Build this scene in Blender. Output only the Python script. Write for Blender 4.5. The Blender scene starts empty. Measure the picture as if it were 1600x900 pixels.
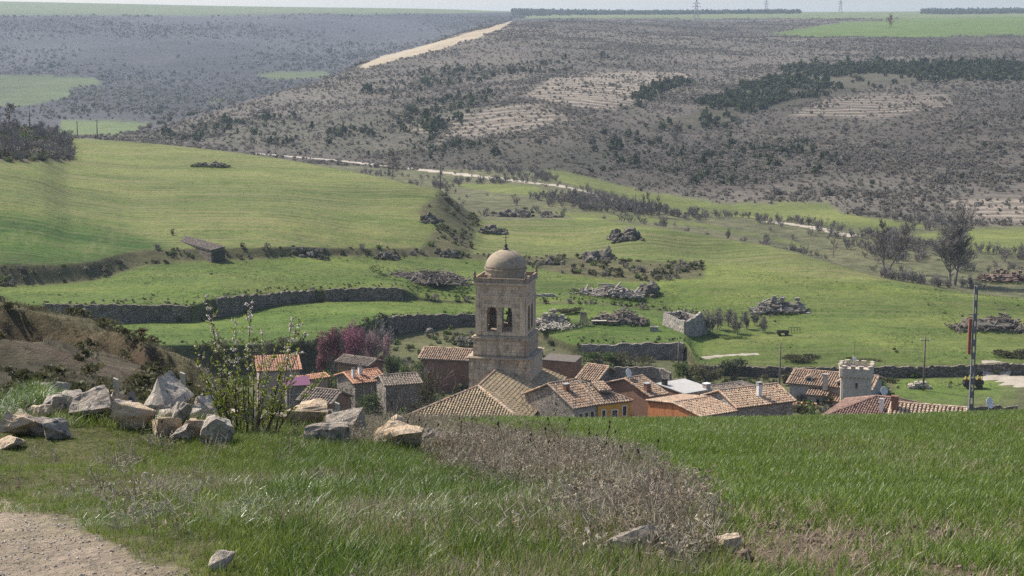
import bpy, bmesh, math, random
import numpy as np
from mathutils import Vector, Matrix, noise as mnoise

sc = bpy.context.scene
# ------------------------------------------------------------------ camera
F = 2600.0                       # focal length in photo pixels (1600 wide)
PITCH = math.atan(405.0 / F)
cam_d = bpy.data.cameras.new('camera'); cam = bpy.data.objects.new('camera', cam_d)
sc.collection.objects.link(cam)
cam_d.sensor_width = 36.0; cam_d.lens = 36.0 * F / 1600.0
cam_d.clip_start = 0.1; cam_d.clip_end = 40000
cam.location = (0, 0, 0); cam.rotation_euler = (math.pi / 2 - PITCH, 0, 0)
sc.camera = cam
# ------------------------------------------------------------------ light
SUN_EL, SUN_AZ = math.radians(47), math.radians(-54)   # azimuth measured from +Y towards +X
sd = Vector((math.sin(SUN_AZ) * math.cos(SUN_EL), math.cos(SUN_AZ) * math.cos(SUN_EL), math.sin(SUN_EL)))
wd = bpy.data.worlds.new('World'); sc.world = wd; wd.use_nodes = True
nt = wd.node_tree; bg = nt.nodes['Background']
sky = nt.nodes.new('ShaderNodeTexSky'); sky.sky_type = 'NISHITA'; sky.sun_disc = False
sky.sun_elevation = SUN_EL; sky.sun_rotation = SUN_AZ
sky.altitude = 800; sky.air_density = 0.8; sky.dust_density = 4.0; sky.ozone_density = 1.0
nt.links.new(sky.outputs[0], bg.inputs[0]); bg.inputs[1].default_value = 0.15
sl = bpy.data.lights.new('sun', 'SUN'); sl.energy = 4.6; sl.angle = math.radians(0.55); sl.color = (1.0, 0.94, 0.85)
so = bpy.data.objects.new('sun', sl); sc.collection.objects.link(so)
so.rotation_euler = (-sd).to_track_quat('-Z', 'Y').to_euler(); so.location = sd * 200
vs = sc.view_settings; vs.view_transform = 'Standard'; vs.look = 'None'; vs.gamma = 1.0; vs.exposure = 0.46
vs.use_curve_mapping = False
sc.render.engine = 'CYCLES'
cy = sc.cycles
cy.max_bounces = 5; cy.diffuse_bounces = 3; cy.glossy_bounces = 2; cy.transmission_bounces = 4
cy.volume_bounces = 1; cy.transparent_max_bounces = 8
cy.use_denoising = False

# ------------------------------------------------------------------ helpers
col = sc.collection
rnd = random.Random(7)
CP, SP = math.cos(PITCH), math.sin(PITCH)
def P(px, py, Y):
    u = (px - 800.0) / F; v = (450.0 - py) / F
    t = Y / (CP + v * SP)
    return Vector((u * t, Y, (-SP + v * CP) * t))
def proj(x, y, z):
    f = y * CP - z * SP
    f = np.maximum(f, 1e-3)
    return 800 + F * x / f, 450 - F * (y * SP + z * CP) / f
def ray(px, py):
    u = (px - 800.0) / F; v = (450.0 - py) / F
    d = CP + v * SP
    return u / d, (-SP + v * CP) / d          # x/Y, z/Y

def pchip_slopes(x, y):
    h = np.diff(x, axis=0); dl = np.diff(y, axis=0) / h
    m = np.zeros_like(y)
    w1 = 2 * h[1:] + h[:-1]; w2 = h[1:] + 2 * h[:-1]
    ok = dl[:-1] * dl[1:] > 0
    with np.errstate(divide='ignore', invalid='ignore'):
        hm = (w1 + w2) / (w1 / dl[:-1] + w2 / dl[1:])
    m[1:-1] = np.where(ok, hm, 0)
    m[0] = dl[0]; m[-1] = dl[-1]
    return m
def hermite(x0, x1, y0, y1, m0, m1, xq):
    h = x1 - x0; t = np.clip((xq - x0) / h, 0, 1)
    t2 = t * t; t3 = t2 * t
    return (2*t3-3*t2+1)*y0 + (t3-2*t2+t)*h*m0 + (-2*t3+3*t2)*y1 + (t3-t2)*h*m1
def pchip1(xk, yk, xq):
    xk = np.asarray(xk, float); yk = np.asarray(yk, float)
    if len(xk) == 1: return np.full(np.shape(xq), yk[0])
    if len(xk) == 2: return np.interp(xq, xk, yk)
    m = pchip_slopes(xk[:, None], yk[:, None])[:, 0]
    xc = np.clip(xq, xk[0], xk[-1])
    i = np.clip(np.searchsorted(xk, xc, side='right') - 1, 0, len(xk) - 2)
    return hermite(xk[i], xk[i+1], yk[i], yk[i+1], m[i], m[i+1], xc)

def hsh(ix, iy, s):
    n = (ix.astype(np.int64) * 374761393 + iy.astype(np.int64) * 668265263 + s * 1442695041) & 0xffffffff
    n = ((n ^ (n >> 13)) * 1274126177) & 0xffffffff
    return ((n ^ (n >> 16)) & 0xffff) / 65535.0
def vnoise(x, y, s=0):
    ix = np.floor(x); iy = np.floor(y); fx = x - ix; fy = y - iy
    fx = fx*fx*(3-2*fx); fy = fy*fy*(3-2*fy)
    a = hsh(ix, iy, s); b = hsh(ix+1, iy, s); c = hsh(ix, iy+1, s); d = hsh(ix+1, iy+1, s)
    return (a*(1-fx)+b*fx)*(1-fy) + (c*(1-fx)+d*fx)*fy - 0.5
def fbm(x, y, s=0, o=4):
    r = 0; a = 1.0
    for i in range(o):
        r = r + a * vnoise(x * 2**i + 17.3*i, y * 2**i - 9.1*i, s + i); a *= 0.5
    return r

# ------------------------------------------------------------------ terrain profile
# one row per landform line, near to far: (photo x, distance, photo y) or (photo x, distance, None, height)
FEAT = [
 [(800,-25,None,1.2)],
 [(800,0,None,-1.65)],
 [(0,9,903),(800,9,900),(1600,9,900)],
 [(0,16,742),(500,16,745),(800,17.5,742),(1600,18,735)],
 [(-300,23,640),(0,23,650),(150,23,655),(300,23,662),(420,23,668),(560,24,666),(700,27,662),(850,30,661),(1000,32,662),(1200,33,660),(1400,33,656),(1600,33,647),(1900,33,635)],
 [(-300,48,668),(0,48,668),(300,48,672),(450,55,720),(600,60,770),(900,60,810),(1600,60,800)],
 [(-300,100,430),(0,100,470),(60,100,482),(150,98,513),(230,96,543),(300,94,572),(400,92,665),(500,95,740),(700,100,760),(1600,100,740)],
 [(-300,150,None,-36),(0,150,None,-40),(300,150,None,-44),(600,150,None,-46),(1600,150,None,-45)],
 [(800,215,None,-65.5)],
 [(800,304,None,-66)],
 [(-300,312,None,-65.5),(480,315,None,-65.5),(560,335,None,-65.3),(604,350,527),(741,364,510),(835,350,526),(905,333,557),(1068,331,562),(1095,318,587),(1600,314,587),(1900,314,587)],
 [(-300,313.5,541),(300,313.5,541),(480,316.5,535),(560,336.3,510),(604,351.5,496),(741,365.5,493),(835,351.5,512),(905,334.5,540),(1068,332.5,533),(1095,319.5,572),(1600,315.5,569),(1900,315.5,569)],
 [(-300,345,505),(0,345,505),(295,346,503),(335,350,497),(440,366,475),(500,372,471),(628,374,470),(741,377,474),(900,372,475),(1100,372,490),(1300,360,500),(1600,360,505),(1900,360,505)],
 [(-300,346.3,478),(0,346.3,478),(75,346.3,475),(295,347.3,477),(335,351.3,466),(440,367.3,457),(500,373.3,452),(628,375.3,452),(660,376,466),(741,378.5,470),(900,374,472),(1100,374,488),(1300,362,498),(1600,362,503)],
 [(-300,371,445),(0,371,445),(130,378,440),(250,395,412),(400,401,404),(560,418,400),(700,428,402),(760,430,405),(900,410,430),(1000,405,440),(1100,405,435),(1300,395,450),(1500,385,470),(1600,385,478)],
 [(-300,376,412),(0,376,412),(130,383,410),(230,402,390),(400,405,386),(560,422,388),(690,434,386),(760,436,398),(900,440,400),(1000,430,405),(1100,430,412),(1300,405,436),(1500,390,463),(1600,390,470)],
 [(-300,600,165),(0,600,197),(60,610,204),(110,630,216),(200,625,222),(350,600,236),(560,540,270),(680,500,294),(705,500,310),(735,498,333),(760,495,345),(900,500,342),(1000,480,352),(1100,470,368),(1200,450,385),(1300,430,412),(1400,415,438),(1500,402,455),(1600,398,465),(1900,398,480)],
 [(0,690,None,-60),(120,690,None,-58),(350,660,None,-58),(560,600,None,-58),(680,555,None,-60),(760,540,None,-60),(900,540,None,-61),(1100,500,None,-63),(1300,455,None,-64.5),(1500,425,None,-65),(1600,420,None,-65)],
 [(0,800,None,-66),(300,760,None,-63),(560,700,None,-63),(680,660,None,-63),(850,620,300),(1000,590,325),(1100,570,340),(1300,520,370),(1500,470,405),(1600,465,412)],
 [(0,930,None,-70),(150,900,216),(300,850,238),(450,840,249),(600,800,262),(850,730,265),(1000,690,300),(1100,650,320),(1300,610,332),(1500,590,350),(1600,585,352)],
 [(0,1100,None,-76),(150,980,215.5),(300,1000,210),(500,1080,181),(700,1200,143),(900,1150,142),(1100,1150,150),(1300,1100,158),(1500,1080,162),(1600,1080,162)],
 [(0,1250,None,-82),(150,1050,214.5),(200,1080,209),(300,1150,184),(400,1250,157),(500,1400,128),(560,1500,105),(650,1750,78),(790,2200,40),(900,2200,38),(1000,2100,46),(1200,2000,57),(1600,2000,57)],
 [(0,1500,None,-88),(150,1400,None,-84),(300,1500,None,-84),(500,1800,None,-80),(650,2200,None,-45),(790,2700,None,0),(900,3000,31),(1100,2900,36),(1300,2900,31),(1600,2900,28)],
 [(0,1900,165),(150,1900,163),(300,2000,160),(500,2300,125),(650,2800,80),(800,3200,35),(1000,3500,25),(1300,3600,25),(1600,3600,23)],
 [(0,2600,100),(300,2700,95),(500,3000,80),(650,3400,55),(800,3800,27),(1000,4000,23),(1600,4000,21)],
 [(0,3600,26),(300,3700,25),(500,3800,23),(650,4000,22),(800,4400,20),(1000,4500,22),(1600,4500,20)],
 [(0,5200,3),(150,5200,6),(400,5200,11),(700,5200,15),(800,5200,18),(1000,5200,20.5),(1250,5200,19),(1600,5200,17)],
 [(0,9000,None,78),(800,9000,None,48),(1600,9000,None,50)],
]
FT = []
for rows in FEAT:
    aa, yy, zz = [], [], []
    for r in rows:
        if len(r) == 3:
            p = P(r[0], r[2], r[1]); aa.append(p.x / max(p.y, 8)); zz.append(p.z)
        else:
            aa.append((r[0] - 800) / F / CP); zz.append(r[3])
        yy.append(r[1])
    FT.append((np.array(aa), np.array(yy, float), np.array(zz)))
NF = len(FT)
def profile(a):
    a = np.asarray(a, float)
    Yk = np.stack([pchip1(f[0], f[1], a) for f in FT]); Zk = np.stack([pchip1(f[0], f[2], a) for f in FT])
    for k in range(1, NF): Yk[k] = np.maximum(Yk[k], Yk[k-1] + 0.5)
    return Yk, Zk
def relief(x, y):
    """small unevenness of the ground"""
    y1 = np.maximum(y, 1)
    near = np.clip(1 - y / 45, 0, 1)
    d = near * (0.30 * fbm(x / 2.6, y / 2.6, 3, 4) * np.clip((y - 3) / 8, 0, 1))
    mid = np.clip((y - 40) / 30, 0, 1) * np.clip(1 - y / 800, 0, 1)
    d = d + mid * 0.9 * fbm(x / 16, y / 16, 5, 4)
    far = np.clip((y - 600) / 300, 0, 1)
    d = d + far * (5.0 * fbm(x / 170, y / 170, 9, 5)) * np.clip((5000 - y) / 1500, 0.05, 1)
    lb = np.clip((y - 50) / 10, 0, 1) * np.clip((118 - y) / 12, 0, 1) * np.clip((-x - 12) / 10, 0, 1)
    d = d + lb * (1.0 * fbm(x / 5, y / 5, 21, 4))
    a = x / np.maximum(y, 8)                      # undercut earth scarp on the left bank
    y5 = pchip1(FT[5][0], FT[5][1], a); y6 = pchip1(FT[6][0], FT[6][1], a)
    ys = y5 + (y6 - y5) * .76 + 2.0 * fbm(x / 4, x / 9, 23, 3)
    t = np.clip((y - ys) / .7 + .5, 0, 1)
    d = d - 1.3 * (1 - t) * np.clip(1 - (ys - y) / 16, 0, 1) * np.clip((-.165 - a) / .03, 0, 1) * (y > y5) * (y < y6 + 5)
    return d
def zt(x, y):
    """height of the ground"""
    x = np.atleast_1d(np.asarray(x, float)); y = np.atleast_1d(np.asarray(y, float))
    a = x / np.maximum(y, 8)
    Yk, Zk = profile(a)
    M = pchip_slopes(Yk, Zk)
    i = np.clip((Yk <= y[None]).sum(0) - 1, 0, NF - 2)
    j = np.arange(len(x))
    z = hermite(Yk[i, j], Yk[i+1, j], Zk[i, j], Zk[i+1, j], M[i, j], M[i+1, j], y)
    return z + relief(x, y)
def zt1(x, y): return float(zt([x], [y])[0])
_Ys = np.exp(np.linspace(math.log(6), math.log(6000), 2600))
def G(px, py, ymin=6, ymax=6000):
    """where the line of sight through a photo point meets the ground"""
    a, s = ray(px, py)
    Y = _Ys[(_Ys >= ymin) & (_Ys <= ymax)]
    d = s * Y - zt(a * Y, Y)
    k = np.argmax(d < 0)
    if not (d < 0).any(): k = np.argmin(np.abs(d))
    y = Y[k]
    if k > 0 and d[k] < 0 < d[k-1]:
        t = d[k-1] / (d[k-1] - d[k]); y = Y[k-1] + t * (Y[k] - Y[k-1])
    return Vector((a * y, y, zt1(a * y, y)))

def plane_at(g):
    """ground height near a point, as its tangent plane (offset from g.z)"""
    q = zt([g.x, g.x+3, g.x-3, g.x, g.x], [g.y, g.y, g.y, g.y+3, g.y-3]); sx_, sy_, c0 = (q[1]-q[2])/6, (q[3]-q[4])/6, q[0]-g.z
    return lambda dx, dy: float(c0 + sx_*dx + sy_*dy)
def tag(o, label=None, cat=None, group=None, kind=None):
    if label: o['label'] = label
    if cat: o['category'] = cat
    if group: o['group'] = group
    if kind: o['kind'] = kind
    return o
def empty(name, loc, label, cat, group=None, rz=0):
    o = bpy.data.objects.new(name, None); col.objects.link(o)
    o.location = loc; o.rotation_euler = (0, 0, rz); o.empty_display_size = 0.3
    return tag(o, label, cat, group)
def link(name, me, m=None, parent=None, loc=None):
    o = bpy.data.objects.new(name, me); col.objects.link(o)
    if m is not None and not me.materials: me.materials.append(m)
    if parent is not None: o.parent = parent
    if loc is not None: o.location = loc
    return o

class MB:
    """collects faces, then links them as one mesh object"""
    def __init__(s): s.v = []; s.f = []; s.c = []
    def face(s, pts, c=None):
        n = len(s.v); s.v.extend([tuple(p) for p in pts]); s.f.append(tuple(range(n, n + len(pts)))); s.c.append(c)
    def box(s, a, b, c=None):
        x0, y0, z0 = a; x1, y1, z1 = b
        n = len(s.v)
        s.v += [(x0,y0,z0),(x1,y0,z0),(x1,y1,z0),(x0,y1,z0),(x0,y0,z1),(x1,y0,z1),(x1,y1,z1),(x0,y1,z1)]
        for q in ((0,3,2,1),(4,5,6,7),(0,1,5,4),(1,2,6,5),(2,3,7,6),(3,0,4,7)):
            s.f.append(tuple(n + i for i in q)); s.c.append(c)
    def prism(s, poly, dn, c=None):
        """polygon (any plane) given thickness along vector dn"""
        dn = Vector(dn); top = [Vector(p) for p in poly]; bot = [p + dn for p in top]
        n = len(s.v); k = len(top)
        s.v += [tuple(p) for p in top + bot]
        s.f.append(tuple(range(n, n + k))); s.c.append(c)
        s.f.append(tuple(range(n + 2*k - 1, n + k - 1, -1))); s.c.append(c)
        for i in range(k):
            j = (i + 1) % k
            s.f.append((n + i, n + k + i, n + k + j, n + j)); s.c.append(c)
    def beam(s, p0, p1, w, h=None, up=(0,0,1), c=None):
        p0 = Vector(p0); p1 = Vector(p1); h = h or w
        d = (p1 - p0)
        if d.length < 1e-6: return
        d.normalize(); up = Vector(up)
        if abs(d.dot(up)) > .95: up = Vector((0,1,0))
        sx = d.cross(up).normalized() * (w/2); sz = d.cross(sx).normalized() * (h/2)
        n = len(s.v)
        for p in (p0, p1):
            for q in ((-1,-1),(1,-1),(1,1),(-1,1)): s.v.append(tuple(p + sx*q[0] + sz*q[1]))
        for q in ((0,3,2,1),(4,5,6,7),(0,1,5,4),(1,2,6,5),(2,3,7,6),(3,0,4,7)):
            s.f.append(tuple(n+i for i in q)); s.c.append(c)
    def tube(s, pts, rs, sides=5, c=None, cap=True):
        n = len(s.v); pts = [Vector(p) for p in pts]
        for i, p in enumerate(pts):
            d = (pts[min(i+1, len(pts)-1)] - pts[max(i-1, 0)])
            d = d.normalized() if d.length > 1e-9 else Vector((0,0,1))
            ax = d.orthogonal().normalized(); ay = d.cross(ax)
            for k in range(sides):
                t = 2*math.pi*k/sides
                s.v.append(tuple(p + (ax*math.cos(t) + ay*math.sin(t)) * rs[i]))
        for i in range(len(pts)-1):
            for k in range(sides):
                a = n + i*sides + k; b = n + i*sides + (k+1) % sides
                s.f.append((a, b, b+sides, a+sides)); s.c.append(c)
        if cap:
            s.f.append(tuple(n+k for k in range(sides-1,-1,-1))); s.c.append(c)
            m = n + (len(pts)-1)*sides
            s.f.append(tuple(m+k for k in range(sides))); s.c.append(c)
    def lathe(s, prof, n=24, center=(0,0,0), c=None):
        cx, cy_, cz = center; b = len(s.v)
        for r, z in prof:
            for k in range(n):
                t = 2*math.pi*k/n; s.v.append((cx + r*math.cos(t), cy_ + r*math.sin(t), cz + z))
        for i in range(len(prof)-1):
            for k in range(n):
                a = b+i*n+k; d = b+i*n+(k+1)%n
                s.f.append((a, d, d+n, a+n)); s.c.append(c)
        s.f.append(tuple(b+k for k in range(n-1,-1,-1))); s.c.append(c)
        s.f.append(tuple(b+(len(prof)-1)*n+k for k in range(n))); s.c.append(c)
    def mesh(s, name, smooth=False):
        me = bpy.data.meshes.new(name); me.from_pydata(s.v, [], s.f)
        if any(c is not None for c in s.c):
            at = me.attributes.new('Col', 'FLOAT_COLOR', 'FACE')
            arr = np.ones((len(s.f), 4), np.float32)
            for i, c in enumerate(s.c): arr[i, :3] = c if c is not None else (1,1,1)
            at.data.foreach_set('color', arr.ravel())
        if smooth: me.polygons.foreach_set('use_smooth', [True]*len(me.polygons))
        me.update(); return me
    def build(s, name, m, parent=None, smooth=False, loc=None, kind=None):
        o = link(name, s.mesh(name, smooth), m, parent, loc)
        if kind: o['kind'] = kind
        return o

# ------------------------------------------------------------------ materials
def nodes_of(name):
    m = bpy.data.materials.new(name); m.use_nodes = True
    t = m.node_tree; t.nodes.clear()
    out = t.nodes.new('ShaderNodeOutputMaterial'); b = t.nodes.new('ShaderNodeBsdfPrincipled')
    t.links.new(b.outputs[0], out.inputs[0])
    b.inputs['Specular IOR Level'].default_value = 0.25
    return m, t, b, out
def ramp(t, src, stops):
    r = t.nodes.new('ShaderNodeValToRGB'); e = r.color_ramp.elements
    e[0].position = stops[0][0]; e[0].color = (*stops[0][1], 1)
    e[1].position = stops[-1][0]; e[1].color = (*stops[-1][1], 1)
    for p, c in stops[1:-1]:
        n = e.new(p); n.color = (*c, 1)
    t.links.new(src, r.inputs[0]); return r.outputs[0]
def noise_n(t, vec, scale, detail=6, rough=.6, dist=0):
    n = t.nodes.new('ShaderNodeTexNoise'); n.inputs['Scale'].default_value = scale
    n.inputs['Detail'].default_value = detail; n.inputs['Roughness'].default_value = rough
    n.inputs['Distortion'].default_value = dist
    if vec is not None: t.links.new(vec, n.inputs['Vector'])
    return n.outputs['Fac']
def mixc(t, fac, a, b, mode='MIX'):
    n = t.nodes.new('ShaderNodeMix'); n.data_type = 'RGBA'; n.blend_type = mode
    for s, x in ((n.inputs['Factor'], fac), (n.inputs['A'], a), (n.inputs['B'], b)):
        pass
    ins = [i for i in n.inputs]
    fi = n.inputs[0]; ai = n.inputs[6]; bi = n.inputs[7]
    for s, x in ((fi, fac), (ai, a), (bi, b)):
        if isinstance(x, (int, float)): s.default_value = x
        elif isinstance(x, tuple): s.default_value = (*x, 1) if len(x) == 3 else x
        else: t.links.new(x, s)
    return n.outputs[2]
def mathn(t, op, a, b=None):
    n = t.nodes.new('ShaderNodeMath'); n.operation = op
    for i, x in enumerate((a, b)):
        if x is None: continue
        if isinstance(x, (int, float)): n.inputs[i].default_value = x
        else: t.links.new(x, n.inputs[i])
    return n.outputs[0]
def bumpn(t, b, h, strength, dist):
    n = t.nodes.new('ShaderNodeBump'); n.inputs['Strength'].default_value = strength
    n.inputs['Distance'].default_value = dist
    t.links.new(h, n.inputs['Height']); t.links.new(n.outputs[0], b.inputs['Normal'])
def coords(t, kind='Object', scale=None):
    if kind == 'World':
        o = t.nodes.new('ShaderNodeNewGeometry').outputs['Position']
    else:
        o = t.nodes.new('ShaderNodeTexCoord').outputs[kind]
    if scale:
        mp = t.nodes.new('ShaderNodeMapping'); mp.inputs['Scale'].default_value = scale
        t.links.new(o, mp.inputs['Vector']); o = mp.outputs[0]
    return o
_mc = {}
def surf(name, stops, scale=1.0, rough=.9, bump=.4, bdist=.05, stretch=None, attr=False, objrand=0.0, speck=None, cells=None, streak=0):
    """mottled surface: noise ramp, optional per-piece colour, optional dark/pale specks, optional masonry cells"""
    if name in _mc: return _mc[name]
    m, t, b, out = nodes_of(name)
    v = coords(t, 'World', stretch)
    n1 = noise_n(t, v, scale, 8, .65)
    c = ramp(t, n1, stops)
    n2 = noise_n(t, v, scale * 6, 6, .7)
    c = mixc(t, .55, c, ramp(t, n2, [(.25, (.45,.45,.45)), (.75, (1.5,1.5,1.5))]), 'MULTIPLY')
    h = n2
    if cells:
        vo = t.nodes.new('ShaderNodeTexVoronoi'); vo.feature = 'DISTANCE_TO_EDGE'; vo.inputs['Scale'].default_value = cells
        v2 = coords(t, 'World', (1, 1, 1.5)); t.links.new(v2, vo.inputs['Vector'])
        e = ramp(t, vo.outputs['Distance'], [(0.0, (0,0,0)), (.09, (1,1,1))])
        vc = t.nodes.new('ShaderNodeTexVoronoi'); vc.inputs['Scale'].default_value = cells; t.links.new(v2, vc.inputs['Vector'])
        sv = t.nodes.new('ShaderNodeSeparateColor'); t.links.new(vc.outputs['Color'], sv.inputs[0])
        c = mixc(t, .8, c, ramp(t, sv.outputs[0], [(0, (.55,.54,.52)), (1, (1.35,1.33,1.28))]), 'MULTIPLY')
        c = mixc(t, .6, c, ramp(t, e, [(0, (.4,.38,.36)), (1, (1,1,1))]), 'MULTIPLY')
        sep = t.nodes.new('ShaderNodeSeparateColor'); t.links.new(e, sep.inputs[0])
        h = mathn(t, 'ADD', mathn(t, 'MULTIPLY', sep.outputs[0], 1.2), n2)
    if speck:
        n3 = noise_n(t, v, speck[0], 3, .5)
        c = mixc(t, ramp(t, n3, [(speck[1], (0,0,0)), (speck[1] + .06, (1,1,1))]), c, speck[2])
    if streak:                                   # rain stains running down the face
        sv = coords(t, 'World', (1.5, 1.5, .10)); n4 = noise_n(t, sv, 1.0, 5, .7)
        n5 = noise_n(t, coords(t, 'World'), .22, 4, .6)
        fa = mathn(t, 'MULTIPLY', ramp(t, n4, [(.48, (0,0,0)), (.66, (1,1,1))]), ramp(t, n5, [(.35, (.25,.25,.25)), (.6, (1,1,1))]))
        c = mixc(t, mathn(t, 'MULTIPLY', fa, streak), c, mixc(t, 1, c, (.42,.38,.35), 'MULTIPLY'))
    if attr:
        at = t.nodes.new('ShaderNodeAttribute'); at.attribute_name = 'Col'
        c = mixc(t, 1.0, c, at.outputs['Color'], 'MULTIPLY')
    if objrand:
        oi = t.nodes.new('ShaderNodeObjectInfo')
        c = mixc(t, 1.0, c, ramp(t, oi.outputs['Random'], [(0, (1-objrand,)*3), (1, (1+objrand, 1+objrand*.9, 1+objrand*.7))]), 'MULTIPLY')
    t.links.new(c, b.inputs['Base Color'])
    b.inputs['Roughness'].default_value = rough
    bumpn(t, b, h, bump, bdist)
    _mc[name] = m; return m
def leafmat(name, c0, c1, trans=.45, rough=.6, attr=False, gloss=.25):
    """thin leaves: part of the light passes through; colour differs from clump to clump"""
    if name in _mc: return _mc[name]
    m, t, b, out = nodes_of(name)
    oi = t.nodes.new('ShaderNodeObjectInfo')
    v = coords(t, 'World'); n = noise_n(t, v, 3.0, 3)
    f = mathn(t, 'ADD', mathn(t, 'MULTIPLY', oi.outputs['Random'], .6), mathn(t, 'MULTIPLY', n, .5))
    c = ramp(t, f, [(.2, c0), (.85, c1)])
    if attr:
        at = t.nodes.new('ShaderNodeAttribute'); at.attribute_name = 'Col'
        c = mixc(t, 1.0, c, at.outputs['Color'], 'MULTIPLY')
    t.links.new(c, b.inputs['Base Color']); b.inputs['Roughness'].default_value = rough
    b.inputs['Specular IOR Level'].default_value = gloss
    tr = t.nodes.new('ShaderNodeBsdfTranslucent'); t.links.new(c, tr.inputs[0])
    mx = t.nodes.new('ShaderNodeMixShader'); mx.inputs[0].default_value = trans
    t.links.new(b.outputs[0], mx.inputs[1]); t.links.new(tr.outputs[0], mx.inputs[2]); t.links.new(mx.outputs[0], out.inputs[0])
    _mc[name] = m; return m
# ------------------------------------------------------------------ ground regions
def inpoly(px, py, poly):
    poly = np.asarray(poly, float); r = np.zeros(px.shape, bool)
    x0, y0 = poly[:, 0], poly[:, 1]; x1, y1 = np.roll(x0, -1), np.roll(y0, -1)
    for a, b, c, d in zip(x0, y0, x1, y1):
        if b == d: continue
        k = ((b > py) != (d > py)) & (px < (c - a) * (py - b) / (d - b) + a)
        r ^= k
    return r
def nearline(px, py, pts, w):
    r = np.zeros(px.shape, bool)
    for (a, b), (c, d) in zip(pts[:-1], pts[1:]):
        dx, dy = c - a, d - b; t = np.clip(((px-a)*dx + (py-b)*dy) / (dx*dx + dy*dy), 0, 1)
        r |= (np.hypot(px - a - t*dx, (py - b - t*dy) * 2.2) < w)
    return r
TRACK = [(-400,770),(0,783),(90,800),(150,830),(210,855),(232,880),(285,900),(320,960),(-400,1500)]
WHEAT = [(690,600),(700,668),(800,672),(960,695),(1040,760),(1120,850),(1140,905),(1200,2500),(2600,2500),(2600,600)]
DRY = [(540,655),(640,648),(700,674),(840,694),(940,722),(1010,780),(1080,850),(1112,905),(1040,905),(960,838),(880,792),(800,776),(700,745),(600,706)]
F2 = [(-500,325),(0,328),(120,345),(200,362),(262,385),(232,414),(-500,418)]
GULLY = [(648,332),(690,298),(730,300),(748,338),(735,400),(690,404),(650,395),(690,346)]
V1 = [(850,263),(900,272),(1000,298),(1130,318),(1290,315),(1315,333),(1450,352),(1400,364),(1250,347),(1100,336),(1000,322),(900,290),(855,277)]
V2 = [(1390,372),(1480,360),(1800,350),(1800,398),(1560,395),(1440,384)]
V3 = [(700,287),(830,290),(868,306),(770,301)]
V4 = [(860,330),(1000,338),(1110,352),(1240,378),(1300,400),(1200,372),(1050,348),(900,342)]
BARE = [(560,104),(600,86),(680,66),(745,48),(790,36),(806,31),(784,46),(742,60),(700,74),(640,90),(570,107)]
PF1 = [(1205,53),(1300,37),(1420,29),(1800,24),(1800,54),(1500,57),(1400,58),(1250,58)]
FL1 = [(-300,118),(60,117),(150,122),(160,132),(110,136),(112,152),(40,166),(-300,170)]
FL2 = [(395,117),(440,112),(512,112),(515,121),(430,125)]
FL3 = [(95,188),(180,188),(240,192),(225,200),(180,215),(90,214)]
FL4 = [(325,155),(350,153),(350,160),(328,161)]
TA = [(860,122),(1000,110),(1080,116),(1060,140),(960,170),(900,168),(820,150)]
TB = [(620,200),(720,178),(830,160),(905,188),(800,207),(690,216)]
TC = [(1290,150),(1480,145),(1490,165),(1380,186),(1230,182)]
TD = [(1480,312),(1800,300),(1800,345),(1520,345)]
PINE1 = [(1005,198),(1080,176),(1170,140),(1250,110),(1400,98),(1500,99),(1800,92),(1800,132),(1480,126),(1380,132),(1300,152),(1180,177),(1100,200),(1050,207)]
PINE2 = [(960,165),(1000,150),(1080,128),(1100,135),(1020,162),(985,172)]
PINE3 = [(200,212),(330,194),(480,178),(600,172),(770,142),(780,150),(720,200),(640,238),(600,241),(450,233),(300,220)]
PINE4 = [(520,236),(640,232),(760,222),(900,226),(1000,236),(880,268),(760,264),(640,254)]
PINE5 = [(940,205),(1250,212),(1340,262),(1190,302),(1000,292),(890,250)]
PINE6 = [(560,140),(640,110),(760,84),(1000,84),(1010,96),(820,120),(700,140),(600,160)]
SCARP = [(-300,490),(0,497),(60,508),(120,518),(200,536),(300,557),(300,568),(190,556),(110,540),(50,528),(0,520),(-300,510)]
EARTH = [(-100,520),(60,525),(130,545),(230,562),(260,580),(180,590),(100,575),(20,560),(-100,560)]

cols = 660
A0, A1 = -0.43, 0.43
aarr = np.linspace(A0, A1, cols)
seg = [4,8,26,44,16,44,8,8,12,5,4,26,4,22,9,64,8,22,30,62,80,18,20,44,44,12,4]
Yk, Zk = profile(aarr)
Mk = pchip_slopes(Yk, Zk)
Yr, Zr, Kr = [], [], []
for k in range(NF - 1):
    for j in range(seg[k]):
        t = j / seg[k]
        yy = Yk[k] + (Yk[k+1] - Yk[k]) * t
        Yr.append(yy); Zr.append(hermite(Yk[k], Yk[k+1], Zk[k], Zk[k+1], Mk[k], Mk[k+1], yy)); Kr.append(k + t)
Yr.append(Yk[-1]); Zr.append(Zk[-1]); Kr.append(NF - 1)
Yr = np.array(Yr); Zr = np.array(Zr); Kr = np.repeat(np.array(Kr)[:, None], cols, 1)
Xr = aarr[None, :] * np.maximum(Yr, 8)
nr = Yr.shape[0]
X = Xr.ravel(); Y = Yr.ravel(); K = Kr.ravel(); Z = Zr.ravel() + relief(X, Y)
PXr, PYr = proj(X, Y, Z)
PX0, PY0 = PXr.copy(), PYr.copy()
PXr = np.where(Y < 2, 800 + X * 300, PXr); PYr = np.where(Y < 2, 2000, PYr)
jit = np.clip(1200 / np.maximum(Y, 5), 2, 10)
PX = PXr + fbm(X / np.maximum(Y, 5) * 60, np.log(np.maximum(Y, 3)) * 30, 31, 4) * jit * 2.2
PY = PYr + fbm(X / np.maximum(Y, 5) * 60, np.log(np.maximum(Y, 3)) * 30, 47, 4) * jit
C = np.zeros((len(X), 3)); Mk3 = np.zeros((len(X), 4)); RID = np.zeros(len(X), int)
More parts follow.
